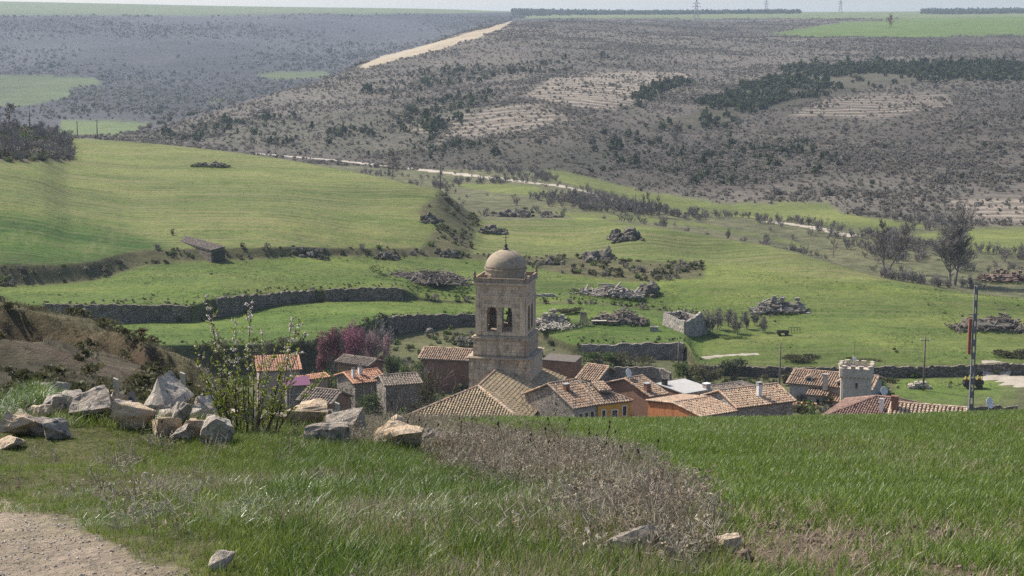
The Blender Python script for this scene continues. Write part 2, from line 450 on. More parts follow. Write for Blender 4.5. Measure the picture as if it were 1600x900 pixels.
NAMES = ['hillside', 'dirt_track', 'wheat_field_ground', 'verge_ground', 'earth_bank', 'village_ground', 'meadow', 'crop_field', 'terrace_bank', 'valley_floor', 'plateau_field', 'far_hill', 'bare_strip', 'far_path']
def put(mask, rid, c, scrub=0, fur=0, terr=0, soft=1.0):
    C[mask] = np.array(c) * soft + C[mask] * (1 - soft); RID[mask] = rid
    Mk3[mask] = (scrub, fur, terr, 1)
put(Y < 9999, 0, (.098,.091,.078), .45)
put((Y < 42), 3, (.115,.115,.05), 0)
put((Y < 42) & (inpoly(PX, PY, WHEAT)), 2, (.15,.115,.075), 0)
tr = (Y < 16) & (inpoly(PX, PY, TRACK) | ((Y < 9) & (X < -1.75)))
put(tr, 1, (.36,.285,.215), 0)
bank = (Y >= 42) & (Y < 150); put(bank, 4, (.064,.058,.038), .25)
put(bank & (K > 5.76), 4, (.10,.092,.05), .15)
put(bank & inpoly(PX, PY, EARTH), 4, (.15,.118,.08), 0, 0, 0, .45)
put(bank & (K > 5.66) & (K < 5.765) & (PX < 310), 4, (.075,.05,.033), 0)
put((Y >= 150) & (K < 10), 5, (.10,.105,.05), .1)
put((K >= 10) & (K < 11), 8, (.085,.085,.045), .2)
put((K >= 11) & (K < 12), 6, (.075,.125,.024), 0, .3)
put((K >= 12) & (K < 13), 8, (.08,.085,.04), .3)
put((K >= 13) & (K < 14), 6, (.085,.128,.027), 0, .3)
put((K >= 14) & (K < 15), 8, (.09,.088,.045), .5)
mid = (K >= 15) & (K < 16)
put(mid, 7, (.101,.136,.038), 0, 1)
fl = np.clip((PY - 330) / 60, 0, 1)
put(mid & (PX > 1090) & (PX < 1700) & (PY > 440), 6, (.092,.130,.032), 0, .4)
put((K > 10.9) & (K < 15) & (PX > 1100), 6, (.090,.128,.030), 0, .4)
put(mid & inpoly(PX, PY, F2), 7, (.034,.086,.012), 0, .5)
for ln in ([(5,383),(30,365),(62,352)], [(38,386),(58,368),(84,353)], [(134,396),(150,378),(174,367)], [(155,396),(170,381),(192,370)]):
    put(mid & nearline(PXr, PYr, ln, 2.2), 7, (.13,.155,.06), 0, .3)
put((K >= 13.5) & (K < 17) & inpoly(PX, PY, GULLY), 8, (.088,.088,.045), .5)
put(mid & (PX < 112) & (PY < 252), 8, (.11,.088,.066), .6)
put((K >= 16) & (K < 19), 9, (.108,.112,.062), .6)
put((K > 15.5) & (K < 20) & (inpoly(PX, PY, V1) | inpoly(PX, PY, V2) | inpoly(PX, PY, V3) | inpoly(PX, PY, V4)), 6, (.115,.145,.042), 0, .4)
put((K > 7) & (K < 10) & (PXr > 1395) & inpoly(PX, PY, [(1395,590),(1560,592),(1590,620),(1500,632),(1395,632)]), 6, (.10,.148,.034))
hill = (K >= 19) & (K < 21.05)
put((K >= 21.05) & (PX0 < 820), 11, (.052,.052,.056), .6)
put((K >= 21.05) & (PX0 >= 820), 10, (.12,.145,.06), .1)
put((K >= 21.05) & (PX0 >= 800) & (PY > 29), 0, (.105,.096,.078), .4)
put((K >= 25.05), 10, (.11,.135,.055), .0)
put((K >= 20.6) & inpoly(PX, PY, BARE), 12, (.33,.28,.20), 0)
put((K >= 19) & inpoly(PX, PY, PF1), 10, (.085,.135,.03), 0, .3)
for q in (FL1, FL2, FL3, FL4): put((K > 19.5) & (Y > 1000) & inpoly(PX, PY, q), 11, (.085,.118,.045), 0, .3)
for q, s in ((TA, 1.0), (TB, .7), (TC, .7), (TD, .9)):
    k = hill & inpoly(PX, PY, q); Mk3[k, 2] = s; C[k] = (.135,.12,.10)
Mk3[hill & inpoly(PX, PY, PINE1), 0] = .6; C[hill & inpoly(PX, PY, PINE1)] = (.072,.07,.052)
for q in (PINE2, PINE3, PINE4): 
    k = hill & inpoly(PX, PY, q); C[k] = C[k]*.6 + np.array((.05,.055,.035))*.5
# large soft patches in the scrub: browner and greyer ground
pt = np.clip(.5 + 1.6 * fbm(X / 260, Y / 260, 77, 4), 0, 1)[:, None]
hs = (RID == 0) | (RID == 11)
C[hs] = C[hs] * (0.75 + .5 * pt[hs]) * np.array((1.0, .98, .96))
# worn, yellower streaks along the fields
st = np.clip(.5 + 1.5 * fbm(X / 60, Y / 14, 91, 4), 0, 1)[:, None]
k = (RID == 7) | (RID == 6)
C[k] = C[k] * (.86 + .28 * st[k]) + np.array((.05,.026,.012)) * np.clip(st[k] - .5, 0, 1) * 1.0
def blur(a, n):
    for _ in range(n):
        b = a.copy(); b[:, 1:-1] = (a[:, :-2] + 2*a[:, 1:-1] + a[:, 2:]) / 4; a = b.copy(); a[1:-1] = (b[:-2] + 2*b[1:-1] + b[2:]) / 4
    return a
C3 = C.reshape(nr, cols, 3); r0 = int(np.argmax(Kr[:, 0] >= 5)); b3 = blur(C3, 1); b3[:r0] = blur(C3, 8)[:r0]; C = b3.reshape(-1, 3)
Mk3 = blur(Mk3.reshape(nr, cols, 4), 2).reshape(-1, 4)
# normals of the whole sheet, so that the pieces meet without a seam
V3d = np.stack([X, Y, Z], 1).reshape(nr, cols, 3)
du = np.gradient(V3d, axis=1); dv = np.gradient(V3d, axis=0)
Nn = np.cross(du, dv); Nn /= np.linalg.norm(Nn, axis=2, keepdims=True); Nn = Nn.reshape(-1, 3)
idx = np.arange(nr * cols).reshape(nr, cols)
quads = np.stack([idx[:-1, :-1], idx[:-1, 1:], idx[1:, 1:], idx[1:, :-1]], -1).reshape(-1, 4)
frid = RID[quads[:, 0]]
gm, gt, gb, gout = nodes_of('ground')
at = gt.nodes.new('ShaderNodeAttribute'); at.attribute_name = 'Col'
am = gt.nodes.new('ShaderNodeAttribute'); am.attribute_name = 'Msk'
sm = gt.nodes.new('ShaderNodeSeparateColor'); gt.links.new(am.outputs['Color'], sm.inputs[0])
wp = coords(gt, 'World')
c = at.outputs['Color']
nb = noise_n(gt, wp, .03, 5); nm = noise_n(gt, wp, .45, 6, .7); ns = noise_n(gt, wp, 6.0, 6, .75)
c = mixc(gt, 1, c, ramp(gt, nb, [(.3, (.82,.82,.84)), (.7, (1.18,1.16,1.12))]), 'MULTIPLY')
c = mixc(gt, 1, c, ramp(gt, nm, [(.3, (.72,.74,.75)), (.7, (1.28,1.25,1.22))]), 'MULTIPLY')
c = mixc(gt, .7, c, ramp(gt, ns, [(.3, (.6,.6,.6)), (.7, (1.4,1.4,1.4))]), 'MULTIPLY')
npa = noise_n(gt, wp, .10, 9, .78); npb = noise_n(gt, wp, 1.7, 5, .7)
c = mixc(gt, .9, c, ramp(gt, npa, [(.32, (.74,.82,.70)), (.5, (1,1,1)), (.68, (1.30,1.14,1.22))]), 'MULTIPLY')
c = mixc(gt, .6, c, ramp(gt, npb, [(.32, (.62,.66,.6)), (.68, (1.38,1.34,1.4))]), 'MULTIPLY')
# drill lines and wheel lines in the fields
fv = coords(gt, 'World', (.05, .9, .05)); nf = noise_n(gt, fv, 1.0, 5, .7)
c = mixc(gt, mathn(gt, 'MULTIPLY', sm.outputs[1], .8), c, mixc(gt, 1, c, ramp(gt, nf, [(.35, (.72,.8,.75)), (.65, (1.3,1.2,1.25))]), 'MULTIPLY'))
rv = coords(gt, 'World'); mp = gt.nodes.new('ShaderNodeMapping'); mp.inputs['Rotation'].default_value = (0, 0, math.radians(24)); mp.inputs['Scale'].default_value = (.02, .55, .02); gt.links.new(rv, mp.inputs['Vector'])
nf2 = noise_n(gt, mp.outputs[0], 1.0, 6, .8, .4)
c = mixc(gt, mathn(gt, 'MULTIPLY', sm.outputs[1], ramp(gt, nf2, [(.47, (0,0,0)), (.60, (.75,.75,.75))])), c, (.205,.178,.088))
# scrub: leafless bushes dark, stones pale
vo = gt.nodes.new('ShaderNodeTexVoronoi'); vo.inputs['Scale'].default_value = .22; gt.links.new(wp, vo.inputs['Vector'])
c = mixc(gt, mathn(gt, 'MULTIPLY', sm.outputs[0], .75), c, mixc(gt, 1, c, ramp(gt, vo.outputs['Distance'], [(.2, (.45,.44,.45)), (.75, (1.35,1.3,1.25))]), 'MULTIPLY'))
n5 = noise_n(gt, wp, .16, 4, .7)
c = mixc(gt, mathn(gt, 'MULTIPLY', sm.outputs[0], ramp(gt, n5, [(.66, (0,0,0)), (.74, (.6,.6,.6))])), c, (.30,.27,.235))
# rows of cleared stones on the slope
sx = gt.nodes.new('ShaderNodeSeparateXYZ'); gt.links.new(wp, sx.inputs[0])
wob = noise_n(gt, wp, .01, 3)
ph = mathn(gt, 'ADD', mathn(gt, 'MULTIPLY', sx.outputs[1], 2*math.pi/15), mathn(gt, 'ADD', mathn(gt, 'MULTIPLY', sx.outputs[0], .035), mathn(gt, 'MULTIPLY', wob, 26)))
sn = mathn(gt, 'ADD', mathn(gt, 'MULTIPLY', mathn(gt, 'SINE', ph), .5), mathn(gt, 'MULTIPLY', n5, .9))
c = mixc(gt, mathn(gt, 'MULTIPLY', sm.outputs[2], ramp(gt, sn, [(.45, (0,0,0)), (1.0, (.85,.85,.85))])), c, (.33,.285,.23))
gt.links.new(c, gb.inputs['Base Color']); gb.inputs['Roughness'].default_value = .95
gb.inputs['Specular IOR Level'].default_value = .1
hh = mathn(gt, 'ADD', mathn(gt, 'MULTIPLY', nm, .5), mathn(gt, 'MULTIPLY', ns, .12))
bumpn(gt, gb, hh, .9, 1.0)
for rid, nm_ in enumerate(NAMES):
    fs = quads[frid == rid]
    if not len(fs): continue
    u, inv = np.unique(fs, return_inverse=True); fs2 = inv.reshape(-1, 4)
    me = bpy.data.meshes.new(nm_)
    me.vertices.add(len(u)); me.vertices.foreach_set('co', np.stack([X[u], Y[u], Z[u]], 1).astype(np.float32).ravel())
    me.loops.add(fs2.size); me.loops.foreach_set('vertex_index', fs2.ravel().astype(np.int32))
    me.polygons.add(len(fs2)); me.polygons.foreach_set('loop_start', (np.arange(len(fs2)) * 4).astype(np.int32))
    me.polygons.foreach_set('use_smooth', np.ones(len(fs2), bool))
    a_ = me.attributes.new('Col', 'FLOAT_COLOR', 'POINT'); a_.data.foreach_set('color', np.concatenate([C[u], np.ones((len(u), 1))], 1).astype(np.float32).ravel())
    a_ = me.attributes.new('Msk', 'FLOAT_COLOR', 'POINT'); a_.data.foreach_set('color', Mk3[u].astype(np.float32).ravel())
    me.update(calc_edges=True); me.validate()
    me.normals_split_custom_set_from_vertices(Nn[u].astype(np.float32))
    o = link(nm_, me, gm); o['kind'] = 'structure'
TX, TY, TZ, TK, TPX, TPY, TRID = X.copy(), Y.copy(), Z.copy(), K.copy(), PXr.copy(), PYr.copy(), RID.copy()
dYr = np.gradient(Yr, axis=0).ravel(); TA_ = np.abs(dYr) * (aarr[1]-aarr[0]) * np.maximum(TY, 8)
# ------------------------------------------------------------------ paths and valley track
PATHM = surf('pale_dirt', [(.3, (.29,.25,.195)), (.7, (.43,.38,.305))], .35, .95, .4, .05)
def ribbon(name, pts, w, ymin, ymax=6000):
    ctr_ = []
    for (a, b), (c_, d) in zip(pts, pts[1:]):
        n = max(2, int(abs(c_-a)/5))
        for i in range(n): ctr_.append(G(a+(c_-a)*i/n, b+(d-b)*i/n, ymin, ymax))
    ctr_.append(G(*pts[-1], ymin, ymax)); mb = MB(); rows = []
    for i, p in enumerate(ctr_):
        t = (ctr_[min(i+1, len(ctr_)-1)] - ctr_[max(i-1, 0)]); t.z = 0; t.normalize(); n_ = Vector((-t.y, t.x, 0)); ww = w*(1 + .35*math.sin(i*1.7) + .2*math.sin(i*.6))
        rows.append([Vector((p.x+n_.x*k*ww/2, p.y+n_.y*k*ww/2, 0)) for k in (-1, -.35, .35, 1)])
    zs = zt([q.x for r in rows for q in r], [q.y for r in rows for q in r])
    for r in rows: mb.v += [(q.x, q.y, 0) for q in r]
    mb.v = [(x, y, float(z) + (.12 if j % 4 in (1, 2) else -.02)) for j, ((x, y, _), z) in enumerate(zip(mb.v, zs))]
    for i in range(len(rows)-1):
        for k in range(3): mb.f.append((i*4+k, i*4+k+1, i*4+5+k, i*4+4+k)); mb.c.append(None)
    mb.build(name, PATHM, None, True, kind='structure')
ribbon('valley_track', [(400,240),(520,250),(640,263),(760,277),(850,288)], 5.0, 660)
ribbon('valley_track', [(862,288),(920,300),(972,318)], 7.5, 555)
ribbon('valley_track', [(1203,346),(1270,355),(1337,370)], 6.5, 480)
ribbon('footpath', [(1098,560),(1115,557),(1140,555),(1184,553)], 1.6, 300)
ribbon('village_road', [(1535,584),(1575,592),(1620,603),(1690,622)], 9.0, 225, 330)
# ------------------------------------------------------------------ air
hz = MB(); hz.box((-5200, -200, -130), (5200, 9600, 125))
hm = bpy.data.materials.new('haze_air'); hm.use_nodes = True
ht = hm.node_tree; ht.nodes.clear(); ho = ht.nodes.new('ShaderNodeOutputMaterial'); pv = ht.nodes.new('ShaderNodeVolumePrincipled')
pv.inputs['Color'].default_value = (.68, .82, 1.0, 1); pv.inputs['Density'].default_value = HAZE = .000074
pv.inputs['Anisotropy'].default_value = .2
ht.links.new(pv.outputs[0], ho.inputs['Volume'])
hz.build('haze', hm, kind='stuff')
# ------------------------------------------------------------------ building materials
TILE = surf('roof_tile', [(.3, (.75,.75,.75)), (.7, (1.1,1.08,1.05))], 1.2, .9, .3, .02, attr=True, speck=(2.2, .60, (.17,.15,.11)))
ASHLAR = surf('ashlar', [(.25, (.35,.27,.185)), (.5, (.48,.385,.275)), (.75, (.56,.465,.35))], .9, .9, .4, .03, objrand=.22, stretch=(1,1,.45), speck=(1.3, .62, (.24,.185,.13)), streak=.75)
MORTAR = surf('mortar', [(.3, (.23,.17,.115)), (.7, (.36,.28,.195))], 1.4, .95, .4, .03, speck=(1.1, .6, (.17,.135,.105)), streak=.8)
DOME = surf('dome_render', [(.3, (.27,.215,.145)), (.7, (.38,.31,.215))], .5, .85, .2, .03, speck=(.9, .62, (.22,.18,.135)), streak=.6)
STONE = surf('field_stone', [(.3, (.23,.20,.165)), (.7, (.38,.335,.285))], .6, .95, .9, .12, cells=2.2)
STONE_W = surf('pale_stone', [(.3, (.30,.27,.235)), (.7, (.44,.40,.35))], .6, .95, .8, .08, cells=2.4)
DRYWALL = surf('dry_stone', [(.3, (.145,.122,.095)), (.7, (.28,.24,.19))], .5, .95, 1.0, .2, cells=1.7)
PL_GREY = surf('grey_plaster', [(.3, (.33,.305,.275)), (.7, (.45,.415,.375))], .7, .9, .25, .03, speck=(1.5, .66, (.25,.225,.20)), streak=.6)
PL_PINK = surf('pinkish_plaster', [(.3, (.33,.26,.22)), (.7, (.42,.34,.29))], .6, .9, .25, .03, speck=(1.2, .66, (.24,.19,.16)), streak=.6)
PL_YEL = surf('ochre_plaster', [(.3, (.62,.33,.06)), (.7, (.70,.40,.085))], .8, .9, .15, .02, streak=.35)
PL_ORA = surf('orange_plaster', [(.3, (.42,.16,.065)), (.7, (.53,.215,.085))], .4, .9, .2, .02, speck=(.8, .66, (.34,.14,.07)), streak=.5)
PL_BRN = surf('brown_adobe', [(.3, (.19,.105,.07)), (.7, (.28,.165,.115))], .6, .95, .4, .04, speck=(.9, .63, (.15,.09,.07)))
PL_TAN = surf('tan_plaster', [(.3, (.44,.37,.295)), (.7, (.54,.465,.375))], .6, .9, .25, .03, speck=(1.2, .66, (.28,.235,.19)), streak=.5)
POLE_C = surf('dark_concrete', [(.3, (.13,.13,.13)), (.7, (.20,.20,.195))], 1.5, .9, .2, .01)
PL_CREAM = surf('cream_plaster', [(.3, (.55,.46,.30)), (.7, (.66,.57,.40))], .8, .9, .2, .02)
WHITE = surf('white_paint', [(.3, (.66,.64,.60)), (.7, (.78,.76,.72))], 1.5, .7, .1, .01)
SLAB = surf('pale_sheet', [(.3, (.36,.35,.32)), (.7, (.45,.43,.40))], .5, .7, .1, .02)
BRICK = surf('red_brick', [(.3, (.20,.10,.07)), (.7, (.28,.145,.10))], 2, .9, .4, .02, cells=6)
WOOD = surf('weathered_wood', [(.3, (.12,.095,.075)), (.7, (.25,.205,.165))], 3, .9, .5, .02)
PALEWOOD = surf('pale_wood', [(.3, (.36,.32,.25)), (.7, (.52,.47,.38))], 3, .85, .4, .01)
DARKWOOD = surf('dark_timber', [(.3, (.055,.04,.03)), (.7, (.10,.075,.055))], 3, .8, .3, .02)
CONC = surf('concrete', [(.3, (.30,.29,.275)), (.7, (.40,.39,.37))], 1.5, .9, .2, .01)
IRON = surf('dark_iron', [(.3, (.03,.028,.026)), (.7, (.06,.05,.045))], 3, .6, .1, .01)
BRONZE = surf('bell_bronze', [(.3, (.10,.085,.05)), (.7, (.16,.14,.09))], 3, .5, .1, .01)
PURPLE = surf('purple_sheet', [(.3, (.16,.06,.11)), (.7, (.21,.08,.14))], 2, .6, .1, .01)
YELLOW = surf('yellow_paint', [(.3, (.34,.25,.04)), (.7, (.42,.31,.05))], 3, .5, .1, .01)
REDP = surf('rusty_red', [(.3, (.19,.065,.042)), (.7, (.27,.10,.06))], 3, .6, .2, .01)
LEAN = surf('roof_board', [(.3, (.10,.085,.07)), (.7, (.17,.145,.12))], 2, .95, .2, .02)
def glassmat():
    m, t, b, o = nodes_of('window_glass')
    b.inputs['Base Color'].default_value = (.035,.04,.045,1); b.inputs['Roughness'].default_value = .12
    b.inputs['Specular IOR Level'].default_value = .5
    return m
GLASS = glassmat()
PAL = {
 'old': [(.50,.37,.25),(.42,.31,.22),(.56,.42,.29),(.33,.26,.20),(.28,.235,.19),(.52,.33,.20),(.38,.32,.26)],
 'pale': [(.60,.45,.31),(.52,.38,.26),(.63,.49,.35),(.42,.33,.25),(.55,.36,.24),(.48,.40,.31)],
 'church': [(.47,.37,.225),(.41,.32,.195),(.52,.42,.26),(.34,.27,.17),(.45,.34,.20)],
 'grey': [(.33,.29,.24),(.27,.24,.20),(.38,.33,.27),(.24,.21,.175),(.36,.29,.22)],
 'orange': [(.52,.27,.165),(.47,.24,.145),(.56,.31,.19),(.44,.24,.16)],
 'brown': [(.30,.19,.145),(.27,.17,.13),(.34,.215,.16),(.25,.165,.135)],
 'ribbed': [(.62,.50,.36),(.56,.43,.30),(.50,.37,.25),(.65,.55,.42)],
}
for k_ in ('old', 'pale', 'grey', 'ribbed'): PAL[k_] = [(a*.84, b*.80, c_*.78) for a, b, c_ in PAL[k_]]
def tile_poly(mb, poly, u, w, pal, step=.42, length=.6, jit=1.0, rg=rnd, both=True):
    """barrel tiles laid up a roof plane: u runs along the eave, w up the slope"""
    o = Vector(poly[0]); u = Vector(u).normalized(); w = Vector(w).normalized(); n = u.cross(w).normalized()
    if n.z < 0: n = -n
    q = [((Vector(p) - o).dot(u), (Vector(p) - o).dot(w)) for p in poly]
    s0 = min(a for a, b in q); s1 = max(a for a, b in q)
    k = max(1, int((s1 - s0) / step)); stp = (s1 - s0) / k
    pal = PAL[pal]; mean = [sum(c_[e_] for c_ in pal)/len(pal) for e_ in range(3)]
    for i in range(k):
        s = s0 + (i + .5) * stp
        xs = []
        for (a, b), (c, d) in zip(q, q[1:] + q[:1]):
            if (a - s) * (c - s) < 0: xs.append(b + (d - b) * (s - a) / (c - a))
        if len(xs) < 2: continue
        t0, t1 = min(xs), max(xs)
        if t1 - t0 < .15: continue
        m = max(1, round((t1 - t0) / length)); tl = (t1 - t0) / m
        for j in range(m):
            a = t0 + j * tl - .03; b = a + tl + .05
            sj = s + rg.uniform(-.03, .03) * jit; lift = rg.uniform(0, .025) * jit
            cc = rg.choice(pal); f = rg.uniform(.86, 1.12); cc = tuple((x*.6 + mean[e_]*.4) * f for e_, x in enumerate(cc))
            r0, r1 = stp * .40, stp * .33
            ring = []
            for (tt, rr, hh) in ((a, r0, .075 + lift), (b, r1, .02 + lift)):
                for an in (0, 60, 120, 180):
                    an = math.radians(an)
                    ring.append(o + u * (sj + rr * math.cos(an) + (rg.uniform(-.02,.02)*jit if tt == a else 0)) + w * tt + n * (hh + rr * .75 * math.sin(an)))
            b0 = len(mb.v); mb.v += [tuple(p) for p in ring]
            for e in range(3): mb.f.append((b0+e, b0+e+1, b0+e+5, b0+e+4)); mb.c.append(cc)
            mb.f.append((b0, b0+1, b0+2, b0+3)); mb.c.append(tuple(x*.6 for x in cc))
def ridge_caps(mb, p0, p1, pal, r=.2, length=.6):
    p0 = Vector(p0); p1 = Vector(p1); L = (p1-p0).length; m = max(1, int(L/length))
    for i in range(m):
        a = p0 + (p1-p0)*(i/m); b = p0 + (p1-p0)*((i+1.06)/m)
        c = rnd.choice(PAL[pal]); f = rnd.uniform(.95, 1.3)
        mb.tube([a, b], [r*rnd.uniform(.95,1.1), r*.85], 7, tuple(x*f for x in c))
def wall_open(mb, p0, p1, z0, z1, ops, rec=.25):
    """upright wall face from p0 to p1 (outside on the right-hand side seen from p0) with openings (s0,s1,zb,zt) recessed"""
    p0 = Vector(p0); p1 = Vector(p1); L = (p1-p0).length; e = (p1-p0)/L; nin = Vector((-e.y, e.x, 0))
    sx = sorted({0, L, *[o[0] for o in ops], *[o[1] for o in ops]}); zz = sorted({z0, z1, *[o[2] for o in ops], *[o[3] for o in ops]})
    pt = lambda s, z, d=0: (p0.x + e.x*s + nin.x*d, p0.y + e.y*s + nin.y*d, z)
    for a, b in zip(sx, sx[1:]):
        for c, d in zip(zz, zz[1:]):
            if any(o[0] <= a+1e-6 and o[1] >= b-1e-6 and o[2] <= c+1e-6 and o[3] >= d-1e-6 for o in ops): continue
            mb.face([pt(a,c), pt(b,c), pt(b,d), pt(a,d)])
    for a, b, c, d in ops:
        mb.face([pt(a,c), pt(a,d), pt(a,d,rec), pt(a,c,rec)]); mb.face([pt(b,c,rec), pt(b,d,rec), pt(b,d), pt(b,c)])
        mb.face([pt(a,c,rec), pt(b,c,rec), pt(b,c), pt(a,c)]); mb.face([pt(a,d), pt(b,d), pt(b,d,rec), pt(a,d,rec)])
        mb.face([pt(a,c,rec), pt(b,c,rec), pt(b,d,rec), pt(a,d,rec)])
def window(parent, p0, e, s0, s1, zb, ztp, rec, frame_m, surround=None, shutter=None):
    """glazed opening in a recess: frame, mullion, pane; optional painted surround"""
    e = Vector(e); n = Vector((e.y, -e.x, 0)); q = lambda s, z, d: Vector(p0) + e*s - n*d + Vector((0,0,z))
    f = MB(); w = .07
    for a, b, c, d in ((s0, s0+w, zb, ztp), (s1-w, s1, zb, ztp), (s0+w, s1-w, zb, zb+w), (s0+w, s1-w, ztp-w, ztp), ((s0+s1)/2-.025, (s0+s1)/2+.025, zb+w, ztp-w)):
        f.prism([q(a,c,rec-.08), q(b,c,rec-.08), q(b,d,rec-.08), q(a,d,rec-.08)], -n*.06)
    o = f.build('window', frame_m, parent)
    g = MB(); g.prism([q(s0+w/2,zb+w/2,rec-.05), q(s1-w/2,zb+w/2,rec-.05), q(s1-w/2,ztp-w/2,rec-.05), q(s0+w/2,ztp-w/2,rec-.05)], -n*.015)
    g.build('pane', GLASS, o)
    if surround is not None:
        m = MB(); t = .16
        for a, b, c, d in ((s0-t, s0, zb-t, ztp+t), (s1, s1+t, zb-t, ztp+t), (s0, s1, ztp, ztp+t), (s0, s1, zb-t, zb)):
            m.prism([q(a,c,-.03), q(b,c,-.03), q(b,d,-.03), q(a,d,-.03)], -n*.05)
        m.build('surround', surround, o)
class House: pass
def house(name, label, A, B, Y, R, wall=PL_GREY, pal='old', pitch=.38, hipL=False, hipR=False, shed=False, bs=1.0, over=.35, ops=(), opsL=(), opsR=(), frame=DARKWOOD, surround=None, cat='house', flat=None, group=None, minbase=None, step=.42, endwall=None, extL=0.0):
    pA = P(A[0], A[1], Y); z = pA.z; rb = ray(*B); YB = z / rb[1]
    pB = Vector((rb[0]*YB, YB, z)); pB = pA + (pB - pA) * bs
    ex = (pB - pA); ex.z = 0
    if extL: pA = pA - ex * extL; ex = pB - pA
    L = ex.length; ex = ex / L; ny = Vector((-ex.y, ex.x, 0))
    rr = ray(*R); lo, hi = Y*.85, Y*1.4
    for _ in range(60):
        m = (lo+hi)/2; d = (Vector((rr[0]*m, m, 0)) - pA).dot(ny)
        if rr[1]*m - z - pitch*max(d, 0) > 0 or d < 0: lo = m
        else: hi = m
    Mx = Vector((rr[0]*lo, lo, 0)); half = max((Mx-pA).dot(ny), 1.0); sR = (Mx-pA).dot(ex); rise = half*pitch
    dep = half if shed else 2*half
    cs = [pA, pB, pB + ny*dep, pA + ny*dep]
    zb = min(zt1(c.x, c.y) for c in cs) - .4
    zb = min(zb, z - 3.0)
    root = empty(name, (pA.x, pA.y, zb), label, cat, group)
    q = lambda s, d, h: ex*s + ny*d + Vector((0,0,h-zb))
    h = House(); h.root = root; h.q = q; h.L = L; h.half = half; h.dep = dep; h.z = z; h.rise = rise; h.zb = zb; h.ex = ex; h.ny = ny; h.sR = sR; h.pitch = pitch
    w = MB()
    mk = lambda oo: [(a, b, z-zb-d, z-zb-c) for a, b, c, d in oo]
    zt_ = z - .02
    wall_open(w, q(0,0,zb), q(L,0,zb), 0, z-zb, mk(ops))
    zbk = z + (rise if shed else 0)
    e2 = w if endwall is None else MB()
    wall_open(e2, q(L,0,zb), q(L,dep,zb), 0, z-zb, mk(opsR)); wall_open(e2, q(0,dep,zb), q(0,0,zb), 0, z-zb, mk(opsL))
    w.face([q(L,dep,zb), q(0,dep,zb), q(0,dep,zbk), q(L,dep,zbk)]); w.face([q(0,0,zb), q(0,dep,zb), q(L,dep,zb), q(L,0,zb)])
    if shed:
        e2.face([q(L,0,z), q(L,dep,z), q(L,dep,zbk)]); e2.face([q(0,dep,z), q(0,0,z), q(0,dep,zbk)])
    else:
        if not hipR: e2.face([q(L,0,z), q(L,dep,z), q(L,half,z+rise)])
        if not hipL: e2.face([q(0,dep,z), q(0,0,z), q(0,half,z+rise)])
    w.build('wall', wall, root)
    if endwall is not None: e2.build('end_wall', endwall, root)
    for (p0, e_, oo) in ((q(0,0,zb), ex, ops), (q(L,0,zb), ny, opsR), (q(0,dep,zb), -ny, opsL)):
        for a, b, c, d in oo: window(root, p0, e_, a, b, z-zb-d, z-zb-c, .25, frame, surround)
    o = over; dz = o*pitch; up = .06
    iL = half if hipL else -o; iR = L-half if hipR else L+o
    if hipL and sR > half*.4: iL = min(sR, L*.48)
    if hipR and iR < iL: iL = iR = (iL+iR)/2
    roof = MB(); tl = MB(); planes = []
    zz = z + up
    if shed:
        planes.append(([q(-o,-o,zz-dz), q(L+o,-o,zz-dz), q(L+o,dep+.1,zz+rise+.1*pitch), q(-o,dep+.1,zz+rise+.1*pitch)], ex, ny + Vector((0,0,pitch))))
    else:
        lo_ = -o; ro_ = L+o
        planes.append(([q(lo_,-o,zz-dz), q(ro_,-o,zz-dz), q(iR,half,zz+rise), q(iL,half,zz+rise)], ex, ny + Vector((0,0,pitch))))
        planes.append(([q(ro_,dep+o,zz-dz), q(lo_,dep+o,zz-dz), q(iL,half,zz+rise), q(iR,half,zz+rise)], -ex, -ny + Vector((0,0,pitch))))
        if hipR: planes.append(([q(ro_,-o,zz-dz), q(ro_,dep+o,zz-dz), q(iR,half,zz+rise)], ny, -ex + Vector((0,0,rise/max(L-iR,.5)))))
        if hipL: planes.append(([q(lo_,dep+o,zz-dz), q(lo_,-o,zz-dz), q(iL,half,zz+rise)], -ny, ex + Vector((0,0,rise/max(iL,.5)))))
    for poly, u, wv in planes: roof.prism(poly, (0,0,-.13))
    ro = roof.build('roof', flat or LEAN, root)
    if flat is None:
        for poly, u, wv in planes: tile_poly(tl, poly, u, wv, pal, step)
        tl.build('tiles', TILE, ro, kind='stuff')
        rc = MB()
        if not shed: ridge_caps(rc, q(iL,half,zz+rise+.1), q(iR,half,zz+rise+.1), pal)
        if hipR:
            ridge_caps(rc, q(L+o,-o,zz-dz+.1), q(iR,half,zz+rise+.1), pal); ridge_caps(rc, q(L+o,dep+o,zz-dz+.1), q(iR,half,zz+rise+.1), pal)
        if hipL:
            ridge_caps(rc, q(-o,-o,zz-dz+.1), q(iL,half,zz+rise+.1), pal); ridge_caps(rc, q(-o,dep+o,zz-dz+.1), q(iL,half,zz+rise+.1), pal)
        if not hipL or not hipR:
            for s, hp in ((-o, hipL), (L+o, hipR)):
                if hp: continue
                ridge_caps(rc, q(s,-o,zz-dz+.05), q(s,half if not shed else dep,zz+rise+.05), pal, .15)
                if not shed: ridge_caps(rc, q(s,dep+o,zz-dz+.05), q(s,half,zz+rise+.05), pal, .15)
        if rc.f: rc.build('ridge_tiles', TILE, ro)
    h.roofz = lambda s, d: z + up + pitch*(d if d <= half or shed else 2*half-d)
    return h
